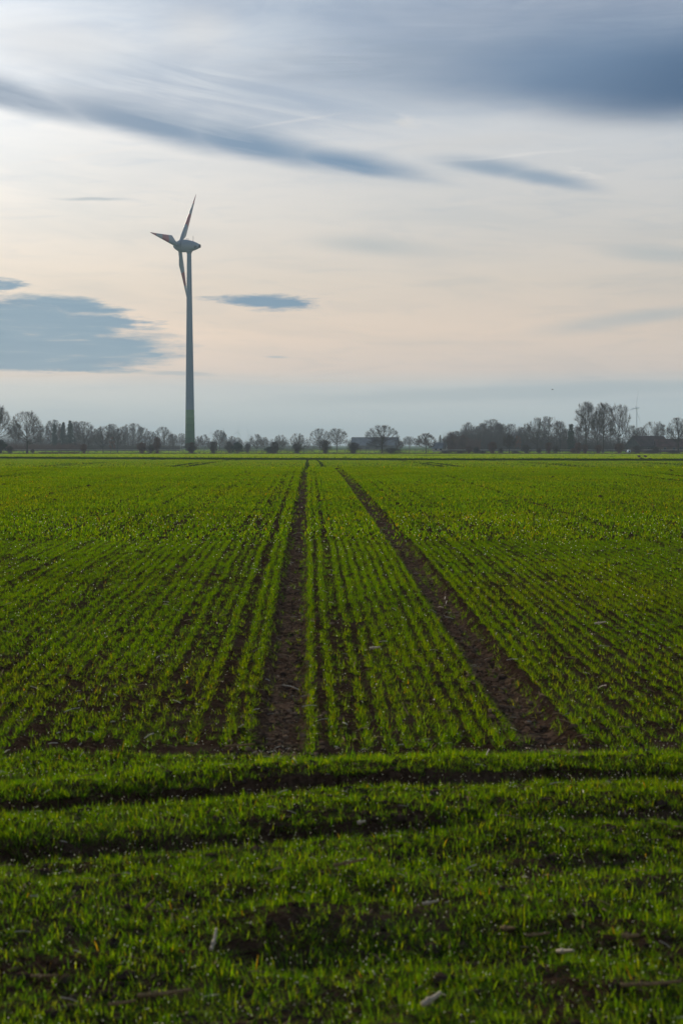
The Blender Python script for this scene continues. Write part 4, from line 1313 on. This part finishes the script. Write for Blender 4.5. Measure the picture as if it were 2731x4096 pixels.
def far_wood(name, label, zones, seed):
    rng = np.random.default_rng(seed)
    V = []
    for (x0, x1, Y0, Y1, h0, h1, n) in zones:
        for _ in range(n):
            Yd = rng.uniform(Y0, Y1); x = (rng.uniform(x0, x1) - 1365.5) / FPX * Yd
            H = rng.uniform(h0, h1); R = H * rng.uniform(0.3, 0.5)
            m = 70
            d = rng.normal(0, 1, (m, 3)); d /= np.linalg.norm(d, axis=1)[:, None]
            q = d * (rng.random((m, 1)) ** 0.4) * np.array([R, R, H * 0.42]) + np.array([x, Yd, -1.08 + H * 0.56])
            V.append(np.stack([q, q + rng.normal(0, 0.55, (m, 3)), q + rng.normal(0, 0.55, (m, 3)) + np.array([0, 0, 0.7])], 1).reshape(-1, 3))
            V.append(np.array([[x - .25, Yd, -1.1], [x + .25, Yd, -1.1], [x, Yd, -1.08 + H * .6]]))
    V = np.concatenate(V)
    o = obj(name, mesh_np(name, V, np.arange(len(V)).reshape(-1, 3), [M_TWIG]))
    return tag(o, label, 'woods', kind='stuff')
far_wood('distant_woods', 'low blue band of distant woods along the horizon', [
    (-100, 800, 1500, 2200, 12, 18, 110), (700, 1450, 1500, 2600, 7, 13, 150), (1380, 1900, 1700, 2800, 8, 14, 90), (1800, 2850, 1400, 2200, 12, 18, 110), (-100, 2850, 2800, 4200, 12, 20, 260)], 15)

# ================================================================== fences
M_POST = bsdf_mat('weathered_post', (0.070, 0.058, 0.048), 0.9, 0.1, 0.3, 2.0)
M_RAIL = bsdf_mat('grey_rail_wood', (0.13, 0.115, 0.10), 0.8, 0.2, 0.25, 1.0)
M_TAPE = bsdf_mat('pale_top_rail', (0.36, 0.345, 0.33), 0.6, 0.3, 0.1, 1.0)
v, f = lathe([(0.09, -0.2), (0.09, 1.12), (0.06, 1.16)], 8); ME_POST = mesh_py('post', v, f, M_POST)
def fence(label, pxs, Yf, rails=2, pale=True, hgt=1.05, rail_from=0, rail_to=None):
    pts = [((px - 1365.5) / FPX * Yf(px), Yf(px)) for px in pxs]
    c = pts[len(pts) // 2]
    root = empty('rail_fence', (c[0], c[1], gz(*c)))
    tag(root, label, 'fence', 'fences along the far field edge')
    zc = gz(*c)
    for i, (x, y) in enumerate(pts):
        p = obj('post', ME_POST, root, (x - c[0], y - c[1], gz(x, y) - zc))
        sc = _rt.uniform(0.93, 1.08); p.scale = (1.2, 1.2, sc * hgt / 1.05)
        p.rotation_euler = (_rt.gauss(0, 0.02), _rt.gauss(0, 0.02), _rt.random())
    rail_to = rail_to or len(pts)
    for i in range(rail_from, rail_to - 1):
        (xa, ya), (xb, yb) = pts[i], pts[i + 1]
        for k, hz in enumerate((hgt - 0.06, hgt * 0.68, hgt * 0.38)[:rails]):
            a = Vector((xa - c[0], ya - c[1] - 0.10, gz(xa, ya) - zc + hz)); b = Vector((xb - c[0], yb - c[1] - 0.10, gz(xb, yb) - zc + hz))
            d = (b - a); L = d.length
            ht = 0.13 if k == 0 else 0.16
            v, f = boxvf(0.01, L - 0.01, -0.03, 0.03, -ht / 2, ht / 2)
            o = obj('rail', mesh_py('rail', v, f, M_TAPE if (pale and k == 0) else M_RAIL), root)
            o.location = a
            o.rotation_euler = (0, -math.asin(d.z / L), math.atan2(d.y, d.x))
fence('dark rail fence with pale top rail from the left edge to the turbine foot', list(range(-20, 760, 29)), lambda p: 590, 2, hgt=1.25)
fence('thin post fence with one pale rail between the tower and the centre bushes', [770, 817, 847, 889, 921, 970, 1014, 1048, 1090], lambda p: 590, 1, hgt=1.2)
fence('post fence with sparse posts before the twin hazy oaks', [1090, 1150, 1215, 1247, 1300, 1347, 1380, 1420], lambda p: 590, 1, False, hgt=1.2)
fence('low wooden rail fence before the grey barn and the lone tree', [1440, 1462, 1478, 1496, 1520, 1545, 1600, 1622, 1637, 1660, 1690, 1710, 1733, 1765], lambda p: 585, 2, False, hgt=1.2)
fence('long pale-topped fence below the right wood and the barn', list(range(1766, 2790, 32)), lambda p: 585, 2, hgt=1.25)
# trestle by the left fence
tp = at(353, 1808, 507)
root = empty('trestle', (tp[0], 507, gz(tp[0], 507)))
tag(root, 'small wooden A-frame trestle standing before the left fence', 'trestle')
for dx, dy in ((-0.45, 0.2), (0.45, 0.2), (0.0, -0.4)):
    v, f = tubevf((dx, dy, 0), (dx * 0.1, dy * 0.1, 1.15), 0.045, 0.04)
    obj('leg', mesh_py('leg', v, f, M_RAIL), root)
v, f = tubevf((-0.25, 0, 1.1), (0.25, 0.05, 1.14), 0.05, 0.05)
obj('crosspiece', mesh_py('crosspiece', v, f, M_RAIL), root)

# ================================================================== buildings
M_SLATE = bsdf_mat('grey_roof', (0.15, 0.155, 0.16), 0.95, 0.1, 0.2, 0.4)
M_REDROOF = bsdf_mat('dark_red_tiles', (0.062, 0.036, 0.031), 0.95, 0.2, 0.3, 0.5)
M_REDROOF2 = bsdf_mat('red_brick', (0.085, 0.042, 0.035), 0.95, 0.05, 0.25, 0.5)
M_WALL = bsdf_mat('grey_boards', (0.070, 0.072, 0.068), 0.9, 0.1, 0.25, 0.6)
M_BRICK = bsdf_mat('brown_brick', (0.12, 0.075, 0.055), 0.9, 0.1, 0.2, 0.8)
M_PALEW = bsdf_mat('pale_plaster', (0.60, 0.52, 0.46), 0.9, 0.1, 0.08, 0.4)
M_GLASS = bsdf_mat('window_glass', (0.03, 0.04, 0.05), 0.1, 0.5)
M_FRAME = bsdf_mat('grey_trim', (0.14, 0.14, 0.135), 0.7, 0.2)

def gable_house(name, label, cat_, px, Yd, L, Wd, eave, ridge, rz, mw, mr, openings=(), over=0.4, chim=False):
    x = (px - 1365.5) / FPX * Yd
    root = empty(name, (x, Yd, gz(x, Yd)), rz)
    tag(root, label, cat_)
    v = [(-L / 2, -Wd / 2, 0), (L / 2, -Wd / 2, 0), (L / 2, Wd / 2, 0), (-L / 2, Wd / 2, 0), (-L / 2, -Wd / 2, eave), (L / 2, -Wd / 2, eave), (L / 2, Wd / 2, eave), (-L / 2, Wd / 2, eave), (-L / 2, 0, ridge - 0.1), (L / 2, 0, ridge - 0.1)]
    f = [(0, 1, 5, 4), (2, 3, 7, 6), (1, 2, 6, 9, 5), (3, 0, 4, 8, 7)]
    obj('wall', mesh_py('wall', v, f, mw), root)
    sl = (ridge - eave) / (Wd / 2)
    v, f = [], []
    for sg in (-1, 1):
        k = len(v)
        yo = sg * (Wd / 2 + over); zo = eave - over * sl
        for xx in (-L / 2 - over, L / 2 + over):
            for t in (0.0, 0.22):
                v += [(xx, 0, ridge + t), (xx, yo, zo + t)]
        f += [(k + 0, k + 1, k + 5, k + 4), (k + 2, k + 6, k + 7, k + 3), (k + 0, k + 2, k + 3, k + 1), (k + 4, k + 5, k + 7, k + 6), (k + 1, k + 3, k + 7, k + 5)]
    rf = obj('roof', mesh_py('roof', v, f, mr), root)
    for e_ in (-1, 1):
        for sg in (-1, 1):
            xx = e_ * (L / 2 + over + 0.03)
            a = (xx, 0, ridge - 0.05); b = (xx, sg * (Wd / 2 + over), eave - over * sl - 0.05)
            v, f = tubevf(a, b, 0.12, 0.12, 4)
            obj('verge_board', mesh_py('verge_board', v, f, M_RAIL), rf)
    if chim:
        v, f = boxvf(-0.4, 0.4, -0.4, 0.4, ridge - 0.8, ridge + 1.1)
        o = obj('chimney', mesh_py('chimney', v, f, M_BRICK), rf); o.location = (L * 0.25, 0.6, 0)
    for kind, fx, z0, ww, hh in openings:
        fr = boxvf(-ww / 2 - 0.1, ww / 2 + 0.1, -0.06, 0.05, -0.1, hh + 0.1)
        o = obj(kind, mesh_py(kind, fr[0], fr[1], M_FRAME if kind == 'window' else M_RAIL), root, (fx * L / 2, -Wd / 2 - 0.01, z0))
        pn = boxvf(-ww / 2, ww / 2, -0.09, -0.062, 0, hh)
        obj('pane' if kind == 'window' else 'door_leaf', mesh_py('pane', pn[0], pn[1], M_GLASS if kind == 'window' else M_DARK), o)
    return root
gable_house('barn', 'long low grey-roofed barn behind the lone tree', 'barn', 1500, 960, 31.0, 15, 3.0, 8.2, radians(-5), M_WALL, M_SLATE,
            [('door', -0.3, 0.0, 3.0, 2.0), ('window', 0.35, 1.0, 1.0, 0.8), ('window', 0.6, 1.0, 1.0, 0.8)])
gable_house('house', 'small house with a pale gable at the left end of the right wood', 'house', 1762, 690, 6.0, 7.0, 1.6, 4.2, radians(-25), M_PALEW, M_SLATE, [('window', -0.4, 0.7, 0.8, 0.8), ('window', 0.4, 0.7, 0.8, 0.8)])
gable_house('barn', 'large farm barn with dark red roof and grey gable behind the hedge at right', 'barn', 2588, 620, 16.5, 10.5, 2.8, 6.9, radians(28), M_WALL, M_REDROOF,
            [('door', 0.2, 0.0, 4.5, 2.6), ('window', -0.5, 1.2, 1.0, 0.9), ('window', 0.75, 1.2, 1.0, 0.9)])
gable_house('barn', 'red brick-roofed annex right of the large farm barn', 'barn', 2680, 612, 13.0, 8.0, 2.6, 5.6, radians(-3), M_BRICK, M_REDROOF2, [('window', -0.5, 1.0, 1.0, 1.0), ('window', 0.1, 1.0, 1.0, 1.0), ('door', 0.6, 0.0, 2.0, 2.2)])
# domed hutch before the barn
hp = at(2513, 1797, 560)
v, f = [], []
for j, yv in enumerate((-0.6, 0.6)):
    for i in range(11):
        a = pi * i / 10
        v.append((0.62 * cos(a), yv, 0.3 + 1.0 * sin(a)))
for i in range(10):
    f.append((i, i + 1, 12 + i, 11 + i))
f += [tuple(range(11)), tuple(range(11, 22))[::-1]]
root = empty('hutch', (hp[0], 560, gz(hp[0], 560)), 0.3)
tag(root, 'small pale blue domed hutch before the grey barn gable at right', 'hutch')
obj('shell', mesh_py('shell', v, f, bsdf_mat('pale_plastic', (0.45, 0.60, 0.68), 0.35, 0.5)), root)
v, f = boxvf(-0.62, 0.62, -0.6, 0.6, 0.0, 0.3); obj('base', mesh_py('base', v, f, M_RAIL), root)
v, f = lathe([(0.0, 0.0), (0.30, 0.0), (0.30, 0.03), (0.0, 0.03)], 12, False)
o = obj('opening', mesh_py('opening', v, f, M_DARK), root, (0, -0.605, 0.62)); o.rotation_euler = (pi / 2, 0, 0)
# church spire
ct = at(895, 1722, 2000)
root = empty('church', (ct[0], 2000, -1.08))
tag(root, 'hazy pointed church spire rising behind the trees right of the turbine', 'church')
hz = ct[2] + 1.08
v, f = boxvf(-4.2, 4.2, -4.2, 4.2, 0, hz - 12.5); obj('tower_wall', mesh_py('tower_wall', v, f, M_BRICK), root)
v, f = lathe([(5.6, hz - 12.5), (4.4, hz - 10.2), (2.2, hz - 4.5), (0.08, hz)], 8); obj('spire', mesh_py('spire', v, f, M_SLATE), root)
v, f = join(tubevf((0, 0, hz - 0.3), (0, 0, hz + 3.2), 0.12, 0.10), tubevf((-0.7, 0, hz + 2.3), (0.7, 0, hz + 2.3), 0.10, 0.10))
obj('cross', mesh_py('cross', v, f, M_METAL), root)
v, f = boxvf(4.0, 22, -5, 5, 0, hz - 20); obj('nave_wall', mesh_py('nave_wall', v, f, M_BRICK), root)
v = [(4.2, -5.5, hz - 20), (22.5, -5.5, hz - 20), (22.5, 5.5, hz - 20), (4.2, 5.5, hz - 20), (4.2, 0, hz - 14), (22.5, 0, hz - 14)]
obj('nave_roof', mesh_py('nave_roof', v, [(0, 1, 5, 4), (2, 3, 4, 5), (0, 4, 3), (1, 2, 5)], M_SLATE), root)

# ================================================================== bird
bp_ = at(2208, 1558, 260)
def bird():
    v, f = [], []
    prof = [(-0.16, 0.008), (-0.13, 0.03), (-0.05, 0.05), (0.04, 0.052), (0.10, 0.036), (0.135, 0.03), (0.165, 0.02), (0.195, 0.004)]
    n = 8
    for y, r in prof:
        for i in range(n):
            a = 2 * pi * i / n
            v.append((r * cos(a), y, r * sin(a)))
    for j in range(len(prof) - 1):
        for i in range(n):
            k = (i + 1) % n
            f.append((j * n + i, j * n + k, (j + 1) * n + k, (j + 1) * n + i))
    return v, f
M_BIRD = bsdf_mat('black_feathers', (0.012, 0.011, 0.012), 0.7, 0.3)
root = empty('bird', bp_, radians(60))
tag(root, 'tiny black bird in flight in the empty sky left of the pale turbine', 'bird')
v, f = bird()
obj('body', mesh_py('body', v, f, M_BIRD, True), root)
for sg in (-1, 1):
    v = [(sg * 0.02, 0.07, 0.02), (sg * 0.02, -0.05, 0.015), (sg * 0.13, 0.10, 0.10), (sg * 0.13, -0.05, 0.085), (sg * 0.24, 0.03, 0.07), (sg * 0.27, -0.07, 0.05)]
    v += [(x, y, z - 0.012) for x, y, z in v]
    f = [(0, 1, 3, 2), (2, 3, 5, 4), (6, 8, 9, 7), (8, 10, 11, 9), (0, 2, 8, 6), (2, 4, 10, 8), (4, 5, 11, 10), (5, 3, 9, 11), (3, 1, 7, 9)]
    obj('wing', mesh_py('wing', v, f, M_BIRD), root)
v = [(-0.02, -0.13, 0.005), (0.02, -0.13, 0.005), (0.05, -0.25, 0.0), (-0.05, -0.25, 0.0), (-0.02, -0.13, -0.005), (0.02, -0.13, -0.005), (0.05, -0.25, -0.008), (-0.05, -0.25, -0.008)]
obj('tail', mesh_py('tail', v, [(0, 1, 2, 3), (7, 6, 5, 4), (0, 3, 7, 4), (1, 5, 6, 2), (2, 6, 7, 3)], M_BIRD), root)

# ================================================================== litter on the field
M_STRAW = bsdf_mat('straw', (0.21, 0.14, 0.07), 0.95, 0.03, 0.4, 6.0)
M_STRAWP = bsdf_mat('pale_husk', (0.40, 0.33, 0.23), 0.7, 0.2, 0.25, 8.0)
M_CLOD = bsdf_mat('soil_clod', (0.05, 0.034, 0.024), 1.0, 0.0, 0.5, 20.0, 0.6)
def litter(name, label, cat_, n, x, y, L, Wd, mats, probs, seed):
    rng = np.random.default_rng(seed)
    a = rng.uniform(0, pi, n)
    ln = rng.uniform(*L, n) * (0.5 + rng.random(n)); wd = rng.uniform(*Wd, n)
    z = height(x, y) + rng.uniform(0.005, 0.03, n)
    d = np.stack([np.cos(a), np.sin(a), rng.normal(0, 0.22, n)], 1); d /= np.linalg.norm(d, axis=1)[:, None]
    s = np.stack([-np.sin(a), np.cos(a), rng.normal(0, 0.3, n)], 1) * (wd * .5)[:, None]
    c = np.stack([x, y, z], 1); e_ = d * (ln * .5)[:, None]; mid = c + np.array([0, 0, 1]) * (ln * 0.06)[:, None]
    t = np.array([0, 0, 1]) * (wd * 0.5)[:, None]
    v = np.stack([c - e_ - s, c - e_ + s, mid - s, mid + s, c + e_ - s, c + e_ + s, c - e_ + t, mid + t, c + e_ + t], 1).reshape(-1, 3)
    q = np.array([[0, 2, 6], [2, 7, 6], [1, 6, 3], [3, 6, 7], [2, 4, 7], [4, 8, 7], [3, 7, 5], [5, 7, 8]])
    f = (np.arange(n)[:, None, None] * 9 + q[None]).reshape(-1, 3)
    mi = np.repeat(rng.choice(len(mats), n, p=probs), 8)
    o = obj(name, mesh_np(name, v, f, mats, midx=mi))
    return tag(o, label, cat_, kind='stuff')
rl = np.random.default_rng(77)
n = 1500
ly = rl.uniform(4.2, 9.4, n); lx = rl.uniform(-3.4, 3.4, n)
litter('straw_litter', 'scattered straw and stalk bits on the headland', 'straw', n, lx, ly, (0.02, 0.08), (0.003, 0.008), [M_STRAW, M_STRAWP, M_CLOD], [.52, .16, .32], 78)
n = 1700
ly = 9.4 + 34 * rl.random(n) ** 1.5; lx = rl.uniform(-1, 1, n) * (0.243 * ly + 1)
litter('straw_litter', 'scattered straw bits between the crop rows', 'straw', n, lx, ly, (0.03, 0.10), (0.005, 0.012), [M_STRAW, M_STRAWP, M_CLOD], [.5, .2, .3], 79)
n = 1500
tu = rl.choice(U_TR, n) + rl.normal(0, 0.11, n); ly = 9.4 + 40 * rl.random(n) ** 1.6; lx = tu - DRIFT * ly
litter('straw_litter', 'brown stubble bits lying in the wheel tracks', 'straw', n, lx, ly, (0.03, 0.12), (0.004, 0.010), [M_STRAW, M_STRAWP, M_CLOD], [.42, .08, .5], 80)

M_CLODT = bsdf_mat('dry_crumbs', (0.15, 0.095, 0.058), 1.0, 0.0, 0.6, 9.0)
def clods(name, label, n, x, y, size, seed, mat=None):
    rng = np.random.default_rng(seed)
    ph = (1 + 5 ** 0.5) / 2
    iv = np.array([(-1, ph, 0), (1, ph, 0), (-1, -ph, 0), (1, -ph, 0), (0, -1, ph), (0, 1, ph), (0, -1, -ph), (0, 1, -ph), (ph, 0, -1), (ph, 0, 1), (-ph, 0, -1), (-ph, 0, 1)]) / 1.9
    fi = np.array([(0, 11, 5), (0, 5, 1), (0, 1, 7), (0, 7, 10), (0, 10, 11), (1, 5, 9), (5, 11, 4), (11, 10, 2), (10, 7, 6), (7, 1, 8), (3, 9, 4), (3, 4, 2), (3, 2, 6), (3, 6, 8), (3, 8, 9), (4, 9, 5), (2, 4, 11), (6, 2, 10), (8, 6, 7), (9, 8, 1)])
    s = rng.uniform(*size, n) * (0.5 + rng.random(n) ** 2)
    v = iv[None] * s[:, None, None] * rng.uniform(0.65, 1.25, (n, 12, 1)) * np.array([1, 1, 0.7])
    v = v + np.stack([x, y, height(x, y) + s * 0.15], 1)[:, None, :]
    f = (np.arange(n)[:, None, None] * 12 + fi[None]).reshape(-1, 3)
    o = obj(name, mesh_np(name, v.reshape(-1, 3), f, [mat or M_CLOD]))
    return tag(o, label, 'soil clods', kind='stuff')
n = 2600
ly = np.concatenate([rl.uniform(4.2, 9.4, 1100), 9.4 + 50 * rl.random(n - 1100) ** 1.4]); lx = rl.uniform(-1, 1, n) * (0.243 * ly + 1)
clods('soil_clods', 'dark lumps of soil among the seedlings', n, lx, ly, (0.012, 0.035), 81)
n = 3600
ly = 9.3 + 45 * rl.random(n) ** 1.6; lx = rl.choice(U_TR, n) + rl.normal(0, 0.13, n) - DRIFT * ly
clods('soil_clods', 'dark crumbs of soil in the wheel tracks', n, lx, ly, (0.007, 0.026), 82, M_CLODT)
n = 380
ly = 40 + 60 * rl.random(n); lx = rl.uniform(-1, 1, n) * (0.243 * ly + 1)
clods('soil_clods', 'dark lumps of soil dotting the rise of the field', n, lx, ly, (0.03, 0.075), 83)

M_DEW = bsdf_mat('dew', (0.9, 0.9, 0.9), 0.05, 0.5)
_t = NT(M_DEW.node_tree); _t.n.clear()
_o = _t.new('ShaderNodeOutputMaterial'); _tr = _t.new('ShaderNodeBsdfTranslucent'); _tr.inputs[0].default_value = (0.95, 0.95, 0.82, 1)
_gl = _t.new('ShaderNodeBsdfGlossy'); _gl.inputs['Roughness'].default_value = 0.15; _mx = _t.new('ShaderNodeMixShader'); _mx.inputs[0].default_value = 0.15
_t.l.new(_tr.outputs[0], _mx.inputs[1]); _t.l.new(_gl.outputs[0], _mx.inputs[2]); _t.l.new(_mx.outputs[0], _o.inputs[0])
def dew(label, x, y, r, hz_):
    n = len(x)
    iv = np.array([(1, 1, 1), (1, -1, -1), (-1, 1, -1), (-1, -1, 1), (0, 0, 1.6)]) * 0.62
    fi = np.array([(0, 1, 2), (0, 3, 1), (1, 3, 2), (0, 4, 3), (0, 2, 4), (3, 4, 2)])
    v = iv[None] * (r * (0.5 + rl.random(n)))[:, None, None] + np.stack([x, y, height(x, y) + hz_], 1)[:, None, :]
    o = obj('dew_drops', mesh_np('dew_drops', v.reshape(-1, 3), (np.arange(n)[:, None, None] * 5 + fi[None]).reshape(-1, 3), [M_DEW], smooth=True))
    tag(o, label, 'dew', kind='stuff')
n = 3200
ly = rl.uniform(4.2, 9.5, n); lx = rl.uniform(-1, 1, n) * (0.243 * ly + 0.5)
dew('sparkling dew drops on the headland grass', lx, ly, 0.0021, rl.uniform(0.045, 0.085, n))
n = 2600
ly = 9.5 + 24 * rl.random(n) ** 1.3; lx = rl.uniform(-1, 1, n) * (0.243 * ly + 0.5)
ku = np.round(uof(lx, ly) / 0.125 - 0.35)
lx = (ku + 0.35) * 0.125 - DRIFT * ly + rl.normal(0, 0.02, n)
okd = np.min(np.abs(uof(lx, ly)[:, None] - np.array(TRAM)[None]), 1) > 0.2
lx, ly = lx[okd], ly[okd]
dew('sparkling dew drops on the crop rows', lx, ly, 0.0024 * ly / 9.5, rl.uniform(0.05, 0.095, len(lx)))

# the stalks large enough to point at
def stalk(px, py, L, w_, rot, lift, label, pale=False, bend=0.12):
    g = ground(px, py)
    segs = 6
    parts = []
    P = []
    for i in range(segs + 1):
        t = i / segs - 0.5
        P.append(Vector((t * L, bend * L * (t * t - 0.25) * 1.2, lift * (t + 0.5))))
    for i in range(segs):
        k0 = 1 - 0.35 * i / segs; k1 = 1 - 0.35 * (i + 1) / segs
        parts.append(tubevf(P[i], P[i + 1], w_ * k0, w_ * k1, 7))
    parts.append(tubevf(P[2] - Vector((0.006, 0, 0)), P[2] + Vector((0.006, 0, 0)), w_ * 1.35, w_ * 1.35, 7))
    v, f = join(*parts)
    o = obj('stalk', mesh_py('stalk', v, f, M_STRAWP if pale else M_STRAW, True), None, (g[0], g[1], g[2] + 0.035))
    o.rotation_euler = (0, 0, radians(rot))
    tag(o, label, 'stalk', 'dry maize stalks lying on the headland')
stalk(660, 4030, 0.20, 0.009, 4, 0.02, 'long tan stalk lying across the bottom edge left of centre')
stalk(490, 4068, 0.10, 0.007, 8, 0.01, 'short stalk at the bottom edge left of the long tan stalk')
stalk(855, 3840, 0.085, 0.008, 80, 0.06, 'pale upright stalk piece, brightest near the bottom left of centre', True)
stalk(600, 3660, 0.06, 0.007, 55, 0.03, 'short slanting stalk above the pale upright piece')
stalk(1400, 3490, 0.16, 0.009, 14, 0.02, 'brown stalk lying at the centre below the second rut')
stalk(2030, 3780, 0.075, 0.009, -50, 0.02, 'short brown stalk slanting right, in the lower right quarter')
stalk(2150, 3782, 0.10, 0.007, 3, 0.01, 'flat tan stalk just right of the slanting brown one')
stalk(1725, 4050, 0.09, 0.011, 40, 0.02, 'thick pale stalk end at the bottom right of centre', True)
stalk(2260, 3880, 0.09, 0.008, -55, 0.03, 'pale forked husk in the lower right quarter', True)
stalk(2520, 3790, 0.07, 0.011, -15, 0.01, 'thick orange-brown stub at the right above the corner')
stalk(1720, 3662, 0.07, 0.007, 8, 0.01, 'small pale flat husk right of centre', True)
stalk(180, 3960, 0.12, 0.007, -20, 0.02, 'thin stalk near the bottom left corner')
stalk(2600, 4005, 0.22, 0.008, -4, 0.02, 'long dark tan stalk near the bottom right corner')
stalk(1445, 3325, 0.045, 0.010, 5, 0.01, 'short pale husk lying bright in the second rut at the centre', True)
stalk(960, 3015, 0.20, 0.010, -6, 0.02, 'brown stalk lying at the start of the crop rows left of the left wheel track')
stalk(1500, 2615, 0.11, 0.012, -30, 0.02, 'pale curled husk between the two wheel tracks', True)
stalk(2400, 2512, 0.13, 0.012, -35, 0.03, 'pale curled husk right of the right wheel track', True)

# ================================================================== haze
M_HZ, t, out = material('haze_air')
pv = t.new('ShaderNodeVolumePrincipled')
pv.inputs['Color'].default_value = (0.70, 0.85, 0.98, 1)
pv.inputs['Density'].default_value = 0.00021
pv.inputs['Anisotropy'].default_value = 0.0
t.l.new(pv.outputs[0], out.inputs['Volume'])
v, f = boxvf(-9500, 9500, -450, 13000, -2.4, 156)
tag(obj('haze', mesh_py('haze', v, f, M_HZ)), kind='stuff')
